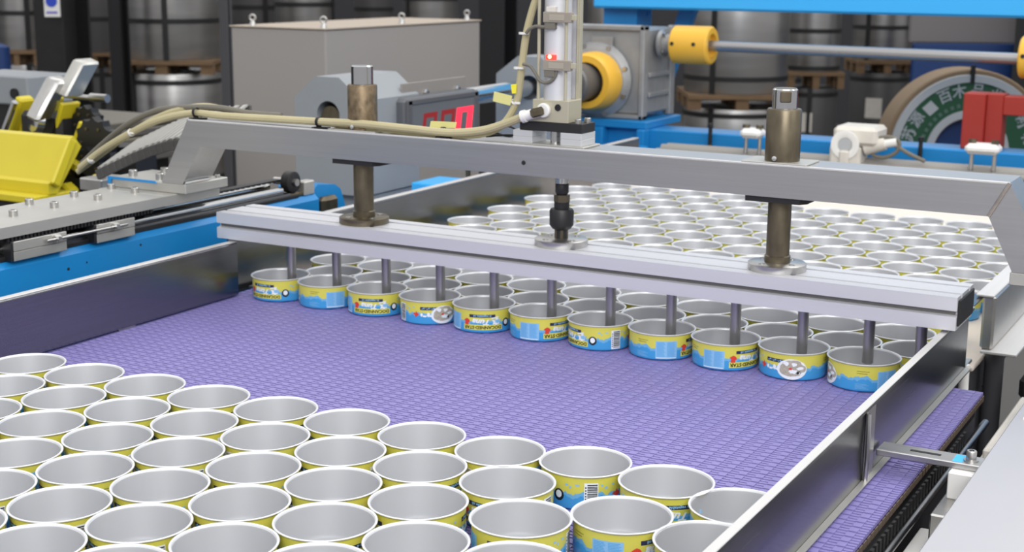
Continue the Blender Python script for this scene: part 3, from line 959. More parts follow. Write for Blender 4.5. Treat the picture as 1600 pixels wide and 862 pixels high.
for j in range(0, 8):
    i0 = 0
    for m in range(-6, 14):
        q = org + e1 * S * (m + (0.5 if j % 2 else 0)) + e2 * (S * 0.866 * 0.994 * j)
        if q.x < -0.931 + RR + 0.002 or q.x > 0.0385 - RR - 0.001:
            continue
        if any((q.x - a) ** 2 + (q.y - c) ** 2 < 0.0795 ** 2 for a, c in placed):
            continue
        v = q - CAM
        d = v.dot(FW)
        if d < 0.1:
            continue
        sx, sy = 800 + F * v.dot(RT) / d, 431 - F * v.dot(UP) / d
        if sy > 925 or sx < -110:
            continue
        rot = random.uniform(0, 2 * PI)
        lab = 'open near can %s from the left in the %s row back from the leading edge' % (ORD[i0], ORD[j])
        i0 += 1
        place_can(q.x, q.y, 0, rot, lab, 'near block of cans on the purple belt', True)
        placed.append((q.x, q.y))

# ================================================================= left linear drive
bb = thing('blue_side_beam', (-1.2, 0.5, FLOORZ), 'blue painted machine beam running along the left side under the carriage', 'machine frame')
MB().box(-1.135, -1.05, -0.35, 1.172, -0.30, 0.0560, 0.008).done('beam', BLUE, bb)
MB().box(-1.37, -1.136, 0.90, 1.08, 0.020, 0.0555, 0.002).done('outrigger', DARK, bb)  # added to carry the chain tray; dark, also blocks blue bounce light
for x in (-1.093,):
    for y in (-0.25, 1.1):
        MB().box(x - 0.03, x + 0.03, y - 0.03, y + 0.03, FLOORZ, -0.30).done('leg', BLUE, bb)
p0, p1 = onx(238, 350, -1.0492), onx(258, 352, -1.0492)
for (y, z, r) in ((0.615, 0.030, .0022), (0.75, 0.040, .0018), (0.648, 0.033, .0014)):
    MB().lathe([(0, 0), (r, 0), (r, 0.0006), (0, 0.0006)], (-1.0502, y, z), (1, 0, 0), 10).done('screw_hole', DARK, bb)

lr = thing('linear_rails', (-1.09, 0.7, 0.056), 'pair of shiny linear guide rods on the blue beam with end blocks', 'linear guide')
MB().box(-1.120, -1.056, -0.3, 1.12, 0.0560, 0.0620, 0.001).done('rail_base', DARK, lr)
MB().cyl((-1.066, -0.3, 0.0705), (-1.066, 1.085, 0.0705), 0.0062, 16).done('rod', CHROME, lr)
MB().box(-1.0735, -1.0585, -0.3, 1.10, 0.062, 0.0655).done('rod_support', STEEL_Y, lr)
MB().cyl((-1.105, -0.3, 0.0720), (-1.105, 1.10, 0.0720), 0.0062, 16).done('rod', CHROME, lr)
b = MB()
for k in range(110):
    b.box(-1.094, -1.078, -0.3 + k * 0.0128, -0.2935 + k * 0.0128, 0.0830, 0.0850)
b.box(-1.094, -1.078, -0.3, 1.10, 0.0850, 0.0865)
tag(b.done('timing_belt', DARK, lr, smooth=0), 'black toothed drive belt', kind='stuff')
wh = MB().lathe([(0.006, -0.008), (0.016, -0.008), (0.0175, -0.007), (0.0175, 0.007), (0.016, 0.008), (0.006, 0.008)], (-1.068, 1.113, 0.0815), (1, 0, 0), 28, closed=True).done('pulley', DARK, lr)
MB().cyl((-1.10, 1.113, 0.0815), (-1.054, 1.113, 0.0815), 0.006, 14).done('pulley_shaft', STEEL, wh)
MB().box(-1.074, -1.056, 1.135, 1.162, 0.0562, 0.0800, 0.002).done('pulley_block', PLATE, lr)
MB().box(-1.100, -1.060, 1.10, 1.165, 0.0562, 0.0640, 0.002).done('end_block', OILY, lr)

ca = thing('carriage', (-1.11, 0.6, 0.062), 'flat steel carriage plate with cap screws riding the linear guide at left', 'carriage')
MB().prism([(-1.044, 0.500, 0.0885), (-1.044, 0.800, 0.0885), (-1.175, 0.880, 0.0885), (-1.175, 0.455, 0.0885), (-1.100, 0.455, 0.0885)], (0, 0, 0.0140)).done('plate', PLATE, ca)
for y0, y1 in ((0.522, 0.610), (0.664, 0.735)):
    blk = MB()
    blk.box(-1.058, -1.0445, y0, y1, 0.0570, 0.0690, 0.0005)
    blk.box(-1.058, -1.0440, y0, y1, 0.0696, 0.0820, 0.0005)
    blk = blk.done('guide_block', PLATE, ca)
    MB().box(-1.080, -1.0455, y0 - 0.004, y0 - 0.0003, 0.0572, 0.0815, 0.0004).done('wiper_seal', BLACK, blk)
b = MB()
for k in range(42):
    y = 0.515 + k * 0.0062
    b.box(-1.0580, -1.0470, y, y + 0.0035, 0.0822, 0.0884)
b.box(-1.075, -1.052, 0.51, 0.78, 0.0822, 0.0884)
tag(b.done('belt_clamp_teeth', BLACK, ca, smooth=0), 'row of black belt teeth under the plate', kind='stuff')
MB().cyl((-1.0400, 0.572, 0.0757), (-1.0400, 0.716, 0.0757), 0.0021, 10).done('tie_rod', STEEL, ca)
for y in (0.590, 0.694):
    MB().cyl((-1.0405, y - 0.0045, 0.0757), (-1.0405, y + 0.0045, 0.0757), 0.0055, 6).done('rod_nut', CHROME, ca)
    MB().cyl((-1.0440, y, 0.0757), (-1.0345, y, 0.0757), 0.0033, 12).done('rod_eye', STEEL, ca)
for px, py in ((21, 334), (46, 316), (85, 321), (116, 304), (153, 309), (174, 292), (211, 298)):
    p = onz(px, py + 3, 0.1025)
    bolt(ca, p.x, p.y, 0.1025, 0.0058, 0.008)
MB().cyl((-1.13, 0.449, 0.085), (-1.13, 0.455, 0.085), 0.006, 12).done('grease_fitting', OILY, ca)
MB().box(-1.176, -1.045, 0.80, 0.915, 0.0870, 0.1029, 0.001).done('leg_riser', PLATE, ca)

# cable drag chain
dc = thing('drag_chain', (-1.23, 0.97, 0.12), 'grey plastic cable drag chain arching behind the hoses at left', 'cable chain')
SLAT = mat('light_grey_chain_slat', (168, 166, 160), 0.5)
CHAIN = mat('dark_grey_chain', (84, 82, 80), 0.55)
cpath = [ony(x, y, 0.95) for x, y in ((150, 268), (180, 254), (205, 242), (235, 230), (262, 222), (290, 217), (330, 214))]
for i in range(len(cpath) - 1):
    for s in range(3):
        a = cpath[i].lerp(cpath[i + 1], s / 3)
        c = cpath[i].lerp(cpath[i + 1], (s + 0.86) / 3)
        ex = (c - a).normalized()
        ez = Vector((0, 1, 0)).cross(ex) * -1
        ey = Vector((0, 1, 0))
        mid = (a + c) / 2
        et = Vector((0, 0.93, 0.37)).normalized()      # the chain leans towards the aisle
        k = MB()
        k.obox(mid + ez * -0.006, ex, ey, ez, (c - a).length * 1.12, 0.004, 0.016, 0.0008)
        k = k.done('link', CHAIN, dc)
        MB().obox(mid + ez * -0.006 + et * 0.105, ex, ey, ez, (c - a).length * 1.12, 0.004, 0.016, 0.0008).done('rear_plate', CHAIN, k)
        MB().obox(mid + ez * 0.003 + et * 0.0525, ex, et, ex.cross(et), (c - a).length * 0.55, 0.10, 0.003).done('slat', SLAT, k)
MB().obox(cpath[0] + Vector((-0.01, 0.026, -0.022)), Vector((1, 0, 0)), Vector((0, 1, 0)), Vector((0, 0, 1)), 0.05, 0.06, 0.02, 0.002).done('end_bracket', STEEL, dc)
MB().box(-1.36, -1.20, 0.945, 1.0, 0.056, 0.064, 0.001).done('chain_tray', PLATE, dc)
MB().cyl((-1.345, 0.975, 0.056), (-1.345, 0.975, 0.10), 0.006, 10).done('stay', DKGREY, dc)

# ================================================================= housing, counter, shaft, gearbox
SX, SZ = -1.2525, 0.1455                       # axis of the long shaft along Y
hs = thing('bearing_housing', (-1.25, 1.55, 0.0), 'grey eight-sided bearing housing with a round bore, behind the rusty sleeve', 'housing')


def octa(y, cx, top, chz, hw, tw, bot):
    return [(cx - hw, y, bot), (cx - hw, y, chz), (cx - tw, y, top), (cx + tw, y, top), (cx + hw, y, chz), (cx + hw, y, bot)]


def bored(name, y0, y1, cx, top, chz, hw, tw, bot, bz, br_, parent, m):
    bm = bmesh.new()
    outer = octa(y0, cx, top, chz, hw, tw, bot)
    n = 24
    hole = [(cx + br_ * math.cos(2 * PI * k / n), y0, bz + br_ * math.sin(2 * PI * k / n)) for k in range(n)]
    for y in (y0, y1):
        ov = [bm.verts.new((p[0], y, p[2])) for p in outer]
        hv = [bm.verts.new((p[0], y, p[2])) for p in hole]
        es = [bm.edges.new((ov[k], ov[(k + 1) % len(ov)])) for k in range(len(ov))] + [bm.edges.new((hv[k], hv[(k + 1) % n])) for k in range(n)]
        bmesh.ops.triangle_fill(bm, edges=es, use_beauty=True)
        if y == y0:
            a, c = ov, hv
        else:
            for L0, L1 in ((a, ov), (c, hv)):
                for k in range(len(L0)):
                    bm.faces.new((L0[k], L0[(k + 1) % len(L0)], L1[(k + 1) % len(L0)], L1[k]))
    q = MB()
    q.bm.free()
    q.bm = bm
    return q.done(name, m, parent, smooth=30)


bored('shell', 1.467, 1.66, SX, 0.2200, 0.1790, 0.0780, 0.0260, 0.0, SZ + 0.003, 0.0265, hs, GREY_P)
MB().cyl((SX, 1.475, SZ - 0.002), (SX, 1.66, SZ - 0.002), 0.0215, 24).done('shaft_end', OILY, hs)
MB().box(SX - 0.074, SX + 0.074, 1.49, 1.66, -0.09, 0.0, 0.003).done('pedestal', GREY_P, hs)
MB().lathe([(0, 0), (0.007, 0), (0.006, 0.004), (0, 0.005)], (SX + 0.0741, 1.62, 0.052), (1, 0, 0), 12).done('screw_cap', WHITE_D, hs)
mb2 = thing('blue_machine_base', (-1.25, 1.9, FLOORZ), 'blue machine base under the grey housings behind the left guide rail', 'machine frame')
MB().box(-1.45, -1.065, 1.45, 2.45, -0.40, -0.09, 0.006).done('base', BLUE, mb2)
MB().box(-1.120, -1.070, 1.36, 2.55, -0.09, -0.01, 0.004).done('side_channel', BLUE, mb2)
MB().box(-1.125, -1.065, 1.555, 1.655, -0.01, 0.020, 0.002).done('raised_pad', BLUE_L, mb2)
MB().box(-1.115, -1.065, 2.05, 2.12, -0.01, 0.044, 0.002).done('upright_plate', BLUE, mb2)
MB().cyl((-1.085, 1.70, -0.02), (-1.085, 1.70, 0.045), 0.005, 10).done('stud', OILY, mb2)
for x in (-1.41, -1.10):
    for y in (1.5, 2.4):
        MB().box(x - 0.03, x + 0.03, y - 0.03, y + 0.03, FLOORZ, -0.40).done('leg', BLUE, mb2)
mo = thing('blue_motor_bracket', (-1.15, 1.2, 0.0), 'rounded blue bracket at the far end of the linear guide', 'bracket')
MB().prism([(-1.068, 1.175, -0.03), (-1.068, 1.175, 0.060), (-1.068, 1.185, 0.068), (-1.068, 1.235, 0.062), (-1.068, 1.25, 0.052), (-1.068, 1.285, -0.03)], (-0.075, 0, 0)).done('hood', BLUE, mo)
MB().box(-1.0678, -1.050, 1.178, 1.222, 0.020, 0.048, 0.006).done('cable_gland', OILY, mo)
MB().box(-1.143, -1.068, 1.175, 1.285, FLOORZ, -0.03).done('stand', BLUE, mo)

LX = -1.150
ld = thing('led_counter', (LX, 1.75, 0.1), 'grey counter box with glowing red digits 000 beside the bearing housing', 'display')
A, B_ = onx(636, 163, LX), onx(750, 150, LX)
y0, y1, zt_, zb_ = A.y, B_.y, 0.176, 0.085
MB().box(LX - 0.045, LX - 0.002, y0, y1, zb_, zt_, 0.008).done('case', mat('counter_case', (96, 98, 102), 0.45), ld)
b = MB()
b.box(LX - 0.006, LX, y0 + 0.004, y1 - 0.004, zt_ - 0.016, zt_ - 0.002, 0.003)
b.box(LX - 0.006, LX, y0 + 0.004, y1 - 0.004, zb_ + 0.002, zb_ + 0.014, 0.003)
b.box(LX - 0.006, LX, y0 + 0.002, y0 + 0.022, zb_ + 0.004, zt_ - 0.003, 0.003)
b.box(LX - 0.006, LX, y1 - 0.022, y1 - 0.002, zb_ + 0.004, zt_ - 0.003, 0.003)
b.done('bezel', mat('counter_bezel', (84, 84, 88), 0.4), ld)
MB().box(LX - 0.006, LX - 0.003, y0 + 0.02, y1 - 0.02, zb_ + 0.012, zt_ - 0.014).done('window', LED_SCREEN, ld)
segs = [(661, 683, 176, LED_DIM), (689, 711, 171, LED_DIM), (713, 739, 167, LED_ON)]
for xa, xb, yt, m in segs:
    q0, q1 = onx(xa, yt, LX), onx(xb, yt, LX)
    ya, yb, zu = q0.y, q1.y, (q0.z + q1.z) / 2
    zl = zu - 0.060
    t = (yb - ya) * (0.33 if m is LED_ON else 0.24)
    sl = 0.012
    def quad(pts):
        return [(LX - 0.0031, y + (z - zl) / (zu - zl) * sl - sl * 0.5, z) for y, z in pts]
    k = MB()
    k.prism(quad([(ya, zl), (ya + t, zl), (ya + t, zu), (ya, zu)]), (0.0012, 0, 0))
    k.prism(quad([(yb - t, zl), (yb, zl), (yb, zu), (yb - t, zu)]), (0.0012, 0, 0))
    k.prism(quad([(ya + t, zu - 0.010), (yb - t, zu - 0.010), (yb - t, zu), (ya + t, zu)]), (0.0012, 0, 0))
    k.prism(quad([(ya + t, zl), (yb - t, zl), (yb - t, zl + 0.010), (ya + t, zl + 0.010)]), (0.0012, 0, 0))
    k.done('digit', m, ld, smooth=0)
bp0, bp1 = onx(628, 140, LX - 0.03), onx(728, 128, LX - 0.03)
MB().box(LX - 0.034, LX - 0.030, bp0.y, bp1.y, zt_ - 0.01, 0.2010, 0.0008).done('hanger_plate', mat('hanger_taupe', (150, 144, 138), 0.5, 0.3), ld)
for px in (664, 713):
    p = onx(px, 147 - (px - 664) * 0.12, LX - 0.03)
    MB().lathe([(0, 0), (0.007, 0), (0.007, 0.003), (0.0045, 0.004), (0.0045, 0.008), (0, 0.008)], (LX - 0.030, p.y, p.z + 0.003), (1, 0, 0), 12).done('hanger_bolt', CHROME, ld)
MB().box(LX - 0.075, LX - 0.034, 1.60, 1.66, zt_ - 0.03, zt_ - 0.005).done('mount_arm', GREY_P, ld)

sh = thing('long_shaft', (SX, 2.1, SZ), 'bright steel tube shaft between the two grey housings', 'shaft')
MB().cyl((SX, 1.661, SZ), (SX, 2.46, SZ), 0.0200, 28).done('tube', CHROME, sh)
h2 = thing('second_bearing_housing', (SX, 2.27, 0), 'grey bearing housing half hidden by the upright hose and cylinder', 'housing')
bored('shell', 2.255, 2.34, SX, 0.2180, 0.1750, 0.0880, 0.0300, 0.0, SZ, 0.0290, h2, GREY_P)
MB().box(SX - 0.08, SX + 0.08, 2.26, 2.34, -0.09, 0.0, 0.003).done('pedestal', GREY_P, h2)
gb = thing('gearbox', (-1.2, 2.7, 0.045), 'cast grey worm gearbox with bolted round flange behind the air cylinder', 'gearbox')
X0, X1, Zb, Zt = -1.345, -1.112, 0.046, 0.282
MB().box(X0 + 0.008, X1 - 0.008, 2.612, 2.79, Zb + 0.01, Zt - 0.008, 0.006).done('casting', CAST, gb)
for (a0, a1, c0, c1) in ((X0, X1, Zt - 0.014, Zt), (X0, X1, Zb, Zb + 0.012), (X1 - 0.014, X1, Zb, Zt), (X0, X0 + 0.014, Zb, Zt)):
    MB().box(a0, a1, 2.60, 2.63, c0, c1, 0.003).done('edge_rib', CAST, gb)
MB().box(X1 - 0.012, X1 + 0.002, 2.77, 2.80, Zb, Zt - 0.004, 0.003).done('edge_rib', CAST, gb)
for z in (0.10, 0.15):
    MB().box(X1 - 0.012, X1, 2.64, 2.77, z, z + 0.012, 0.002).done('side_rib', CAST, gb)
fz = 0.142
fg = MB().lathe([(0.03, 0), (0.096, 0), (0.098, 0.004), (0.098, 0.010), (0.088, 0.020), (0.082, 0.024), (0.03, 0.024)], (SX + 0.008, 2.612, fz), (0, -1, 0), 40, closed=True).done('flange', CAST, gb)
for k in range(8):
    a = k * PI / 4 + 0.35
    MB().cyl((SX + 0.008 + 0.089 * math.cos(a), 2.604, fz + 0.089 * math.sin(a)), (SX + 0.008 + 0.089 * math.cos(a), 2.588, fz + 0.089 * math.sin(a)), 0.0065, 6).done('flange_bolt', STEEL, fg)
MB().box(-1.26, -1.20, 2.60, 2.603, Zt - 0.06, Zt - 0.03, 0.001).done('boss', CAST, gb)
cg = thing('yellow_coupling_guard', (SX, 2.53, SZ), 'round orange yellow coupling guard on the front of the gearbox', 'guard')
MB().lathe([(0.050, 0.0), (0.070, 0.0), (0.074, 0.004), (0.074, 0.030), (0.071, 0.056), (0.066, 0.066), (0.050, 0.066)], (SX + 0.016, 2.588, SZ - 0.004), (0, -1, 0), 40, closed=True).done('guard_ring', YEL_O, cg)
MB().lathe([(0.021, 0), (0.048, 0), (0.048, 0.125), (0.044, 0.13), (0.021, 0.13)], (SX + 0.004, 2.588, SZ - 0.004), (0, -1, 0), 32, closed=True).done('hub', mat('grey_hub', (120, 118, 116), 0.45, 0.5), cg)
# cross shaft
sy_, sz_ = 2.70, 0.2335
cs_ = thing('cross_shaft', (-0.6, sy_, sz_), 'long grey steel cross shaft running right from the gearbox', 'shaft')
MB().cyl((X1 + 0.002, sy_, sz_), (0.42, sy_, sz_ - 0.008), 0.0135, 24).done('rod', mat('grey_rod', (170, 168, 168), 0.3, 0.8), cs_)
MB().lathe([(0.0136, 0), (0.036, 0), (0.036, 0.010), (0.026, 0.012), (0.026, 0.03), (0.0136, 0.03)], (X1 + 0.003, sy_, sz_), (1, 0, 0), 24, closed=True).done('bearing_flange', CAST, cs_)
for k in range(4):
    a = k * PI / 2 + 0.6
    MB().cyl((X1 + 0.012, sy_ + 0.030 * math.cos(a), sz_ + 0.030 * math.sin(a)), (X1 + 0.022, sy_ + 0.030 * math.cos(a), sz_ + 0.030 * math.sin(a)), 0.006, 6).done('flange_nut', CHROME, cs_)
for xx, lab in ((X1 + 0.040, 'orange yellow guard sleeve on the shaft beside the gearbox'), (-0.226, 'orange yellow guard sleeve on the shaft at the right picture edge')):
    g = thing('yellow_shaft_sleeve', (xx + 0.05, sy_, sz_), lab, 'guard')
    MB().lathe([(0.0137, 0.0), (0.044, 0.0), (0.048, 0.004), (0.048, 0.098), (0.044, 0.102), (0.030, 0.102), (0.030, 0.090), (0.0137, 0.090)], (xx, sy_, sz_), (1, 0, 0), 36, closed=True).done('sleeve', YEL_O, g)
    for dx in (0.012, 0.070):
        MB().lathe([(0, 0), (0.005, 0), (0.005, 0.002), (0, 0.002)], (xx + dx, sy_ - 0.0475, sz_ + 0.004), (0, -1, 0), 10).done('sleeve_screw', DARK, g)

# ================================================================= blue frames at the back
bf = thing('blue_cross_frame', (-0.5, 2.64, FLOORZ), 'blue cross beam behind the far conveyor, carrying the gearbox and red frame', 'machine frame')
MB().box(-1.45, 0.75, 2.60, 2.70, -0.12, 0.0260, 0.003).done('cross_beam', BLUE, bf)
MB().box(-1.36, -1.09, 2.575, 2.80, 0.0262, 0.0455, 0.002).done('gearbox_shelf', BLUE, bf)
MB().box(-1.235, -1.205, 2.56, 2.60, -0.12, 0.0262, 0.002).done('shelf_bracket', BLUE, bf)
MB().box(-1.11, -1.09, 2.56, 2.60, -0.10, 0.0262, 0.002).done('shelf_bracket', BLUE, bf)
MB().box(-1.02, 0.35, 2.40, 2.60, -0.075, -0.014, 0.002).done('pipe_tray', DKGREY, bf)
for x in (-1.40, 0.68):
    MB().box(x - 0.04, x + 0.04, 2.61, 2.69, FLOORZ, -0.12).done('leg', BLUE, bf)
tb = thing('bright_blue_top_beam', (-0.6, 2.85, 0.32), 'bright sky blue beam crossing the top right of the picture', 'machine frame')
MB().box(-1.380, 0.80, 2.85, 3.05, 0.3150, 0.62, 0.006).done('beam', BLUE_L, tb)
for x in (-1.32, 0.70):
    MB().box(x - 0.05, x + 0.05, 2.90, 3.00, FLOORZ, 0.315).done('post', BLUE, tb)
for (xa, ya, xb, yb, m) in ((1000, 20, 970, 40, BLUE_D), (1075, 20, 1015, 190, BLUE_D)):
    a, c = ony(xa, ya, 2.98), ony(xb, yb, 2.98)
    d = (c - a).normalized()
    MB().obox((a + c) / 2, d, Vector((0, 1, 0)), d.cross(Vector((0, 1, 0))), (c - a).length + 0.05, 0.03, 0.045, 0.003).done('brace', BLUE, tb)
# pipes on the tray
for k, (yy, zz, rad) in enumerate(((2.47, -0.003, 0.011), (2.437, -0.006, 0.008), (2.505, -0.0035, 0.0105))):
    pts = [(-1.0, yy, zz), (-0.3, yy, zz), (0.33, yy, zz)]
    tag(MB().tube(pts, rad, 10, 2).done('grey_conduit', mat('conduit_grey_%s' % ['front', 'middle', 'rear'][k], (150, 146, 140), 0.5), None, (-0.3, yy, zz)), ['thick grey conduit lying in the tray before the blue beam', 'thin grey conduit lying frontmost in the tray', 'grey conduit lying nearest the blue beam in the tray'][k], 'conduit')
for px, lab in ((1111, 'small dark stud on the blue beam left of the valve'), (1440, 'small dark stud on the blue beam below the green coil label')):
    p = ony(px, 222, 2.595)
    tag(MB().lathe([(0, -0.04), (0.009, -0.04), (0.009, 0.0), (0.005, 0.004), (0.005, 0.045), (0.0065, 0.047), (0.0065, 0.056), (0, 0.056)], (p.x, 2.588, -0.005), seg=12).done('stud', BLACK, None, (p.x, 2.588, -0.045)), lab, 'stud')
# clamps on two legs
for px, w_, lab in ((1536, 0.072, 'white clamp cap on two thin legs below the red frame'), (1176, 0.05, 'white clamp cap on two thin legs beside the brown sleeve')):
    p = ony(px, 240 if px > 1400 else 215, 2.45)
    zt_ = p.z
    cl = thing('clamp', (p.x, 2.45, -0.014), lab, 'clamp')
    MB().box(p.x - w_ / 2, p.x + w_ / 2, 2.425, 2.475, zt_, zt_ + 0.022, 0.008).done('cap', WHITE, cl)
    for s in (-1, 1):
        MB().cyl((p.x + s * w_ * 0.33, 2.4525, -0.0139), (p.x + s * w_ * 0.33, 2.4525, zt_), 0.0045, 10).done('leg', STEEL, cl)
        MB().cyl((p.x + s * w_ * 0.33, 2.45, zt_ + 0.022), (p.x + s * w_ * 0.33, 2.45, zt_ + 0.030), 0.009, 6).done('nut', OILY, cl)
# white valve
v0 = ony(1300, 258, 2.45)
vv = thing('white_valve', (-0.53, 2.45, -0.014), 'off-white cast valve body with round face, standing before the blue beam', 'valve')
MB().box(-0.573, -0.503, 2.42, 2.49, -0.0139, 0.040, 0.006).done('lower_body', WHITE_D, vv)
MB().box(-0.568, -0.470, 2.425, 2.52, 0.040, 0.082, 0.008).done('upper_body', WHITE_D, vv)
MB().lathe([(0.016, 0), (0.030, 0), (0.032, 0.003), (0.032, 0.007), (0.020, 0.008), (0.016, 0.006)], (-0.537, 2.424, 0.042), (0, -1, 0), 28, closed=True).done('face_ring', WHITE, vv)
MB().cyl((-0.537, 2.424, 0.042), (-0.537, 2.416, 0.042), 0.0155, 20).done('face_disc', RING, vv)
MB().box(-0.548, -0.526, 2.410, 2.42, -0.0135, 0.030, 0.004).done('front_rib', WHITE_D, vv)
MB().cyl((-0.500, 2.45, 0.035), (-0.455, 2.45, 0.047), 0.018, 14, 0.014).done('side_port', WHITE_D, vv)
MB().cyl((-0.456, 2.45, 0.047), (-0.430, 2.45, 0.052), 0.010, 12).done('port_nut', WHITE, vv)
q = [ony(x, y, 2.45) for x, y in ((1372, 216), (1390, 214), (1405, 222), (1400, 238), (1380, 246), (1362, 240), (1370, 228), (1395, 226), (1420, 240), (1445, 252))]
tag(MB().tube(q, 0.0045, 8).done('looped_cable', HOSE_G, None, q[3]), 'grey cable looped beside the white valve', 'cable')
# red frame
rf = thing('red_frame', (-0.25, 2.65, 0.026), 'red painted angular frame standing on the blue beam at right', 'frame')
MB().box(-0.331, -0.283, 2.63, 2.70, 0.0262, 0.152, 0.002).done('column', RED, rf)
MB().box(-0.283, -0.246, 2.645, 2.70, 0.0262, 0.152, 0.002).done('column', RED, rf)
MB().box(-0.246, 0.12, 2.645, 2.70, 0.105, 0.148, 0.002).done('top_bar', RED, rf)
MB().box(0.06, 0.12, 2.645, 2.70, 0.0262, 0.105, 0.002).done('column', RED, rf)

# ================================================================= cabinet
kb = thing('control_cabinet', (-2.2, 2.9, FLOORZ), 'large plain grey control cabinet with lifting eyes on its top', 'cabinet')
MB().box(-2.355, -2.022, 2.50, 3.335, FLOORZ, 0.249, 0.004).done('body', CAB, kb)
MB().box(-2.359, -2.018, 2.496, 3.339, 0.249, 0.2530, 0.001).done('roof', mat('cabinet_roof', (178, 164, 148), 0.6), kb)
for x, y in ((-2.05, 2.53), (-2.30, 2.53), (-2.05, 3.30), (-2.05, 2.92)):
    e = MB()
    e.lathe([(0, 0), (0.010, 0), (0.008, 0.007), (0.005, 0.013), (0, 0.013)], (x, y, 0.253), (0, 0, 1), 12)
    e.lathe([(0.008 + 0.003 * math.cos(2 * PI * k / 8), 0.003 * math.sin(2 * PI * k / 8)) for k in range(8)], (x, y, 0.253 + 0.022), (0.5, -0.85, 0), 16, closed=True)
    e.done('lifting_eye', STEEL, kb)

# ================================================================= yellow machine at left
ym = thing('yellow_machine', (-1.9, 1.35, FLOORZ), 'yellow painted machine head with hood and black sprockets at the left edge', 'machine')
YX1 = -1.756
hood = [(YX1, 1.300, 0.088), (YX1, 1.252, 0.010), (YX1, 1.240, 0.006), (YX1, 1.240, -0.015), (YX1, 1.262, -0.015), (YX1, 1.330, 0.070), (YX1, 1.312, 0.092)]
MB().prism(hood, (-0.30, 0, 0)).done('hood', YEL, ym)
MB().box(-2.05, YX1 - 0.002, 1.205, 1.30, -0.030, -0.0152, 0.002).done('hood_base', YEL, ym)
MB().box(-2.0, -1.80, 1.22, 1.30, FLOORZ, -0.030).done('pedestal', DARK, ym)
MB().obox((YX1 + 0.006, 1.275, 0.045), Vector((1, 0, 0)), Vector((0, 0.52, 0.85)), Vector((0, -0.85, 0.52)), 0.010, 0.10, 0.022, 0.003).done('hood_side', YEL, ym)


def yb(px0, py0, px1, py1, Y, wid, th, m, name):
    a, c = ony(px0, py0, Y), ony(px1, py1, Y)
    d = (c - a).normalized()
    n_ = d.cross(Vector((0, 1, 0))).normalized()
    return MB().obox((a + c) / 2, d, Vector((0, 1, 0)), n_, (c - a).length, th, wid, min(wid, th) * 0.2).done(name, m, ym)


yb(40, 152, 20, 212, 1.45, 0.020, 0.04, YEL, 'frame_plate')
yb(48, 158, 42, 212, 1.47, 0.014, 0.04, YEL, 'frame_plate')
yb(83, 150, 76, 212, 1.44, 0.020, 0.05, YEL, 'frame_plate')
yb(110, 160, 96, 212, 1.42, 0.010, 0.05, YEL, 'frame_plate')
yb(134, 190, 122, 224, 1.40, 0.012, 0.03, YEL, 'gusset')
yb(108, 250, 128, 262, 1.36, 0.018, 0.03, YEL, 'gusset')
yb(100, 290, 115, 304, 1.33, 0.022, 0.03, YEL, 'gusset')
yb(156, 272, 156, 300, 1.30, 0.018, 0.03, YEL, 'gusset')
yb(24, 158, 6, 206, 1.40, 0.012, 0.012, CHROME, 'steel_bar')
yb(44, 208, 108, 214, 1.42, 0.10, 0.05, DARK, 'inner_block')
yb(68, 172, 64, 196, 1.45, 0.05, 0.06, YEL, 'frame_web')
# bright lever
a, c = ony(92, 122, 1.40), ony(58, 186, 1.36)
d = (c - a).normalized()
n_ = d.cross(Vector((0, 1, 0))).normalized()
lv = MB().obox((a + c) / 2, d, Vector((0, 1, 0)), n_, (c - a).length, 0.04, 0.036, 0.006).done('lever', STEEL, ym)
MB().lathe([(0, 0), (0.024, 0), (0.026, 0.004), (0.022, 0.018), (0, 0.022)], c + Vector((-0.004, 0.012, -0.006)), (-0.2, -0.9, 0.1), 20).done('lever_pad', CHROME, lv)
MB().obox(a + Vector((0.022, 0.03, 0.0)), d, Vector((0, 1, 0)), n_, 0.08, 0.05, 0.03, 0.004).done('lever_back', PLATE, ym)
# sprockets
for px, py, rad, Y in ((132, 196, 0.036, 1.43), (146, 224, 0.046, 1.38), (112, 204, 0.026, 1.44), (118, 285, 0.03, 1.36), (136, 262, 0.036, 1.36)):
    p = ony(px, py, Y)
    k = MB()
    pts = []
    for i in range(36):
        q = rad * (1.0 if (i % 3) else 1.16)
        pts.append((p.x + q * math.cos(2 * PI * i / 36), p.y, p.z + q * math.sin(2 * PI * i / 36)))
    k.prism(pts, (0, 0.02, 0))
    s_ = k.done('sprocket', BLACK, ym, smooth=0)
    for i in range(6):
        MB().cyl((p.x + rad * 0.72 * math.cos(i * PI / 3), p.y - 0.003, p.z + rad * 0.72 * math.sin(i * PI / 3)), (p.x + rad * 0.72 * math.cos(i * PI / 3), p.y, p.z + rad * 0.72 * math.sin(i * PI / 3)), 0.0032, 8).done('brass_bolt', mat('brass', (170, 140, 80), 0.4, 0.8) if i == 0 and px == 132 else OILY, s_)
a = ony(98, 148, 1.48)
c = ony(166, 156, 1.48)
MB().cyl(a, c, 0.006, 12).done('spindle', STEEL, ym)
MB().cyl(ony(142, 152, 1.47), ony(168, 154, 1.47), 0.009, 12).done('spindle_end', STEEL, ym)
MB().box(-1.98, -1.70, 1.42, 1.48, FLOORZ, 0.06).done('gear_case', DARK, ym)
b0 = ony(20, 160, 1.6)
gx = thing('grey_side_box', (b0.x - 0.03, 1.65, FLOORZ), 'small grey box with a dark hole behind the yellow machine', 'box')
MB().box(b0.x - 0.20, b0.x + 0.028, 1.62, 1.76, 0.10, 0.168, 0.004).done('box_body', GREY_P, gx)
MB().cyl((b0.x - 0.012, 1.6195, 0.128), (b0.x - 0.012, 1.614, 0.128), 0.012, 14).done('hole', BLACK, gx)
MB().box(b0.x - 0.12, b0.x - 0.02, 1.63, 1.75, FLOORZ, 0.10).done('stand', DARK, gx)
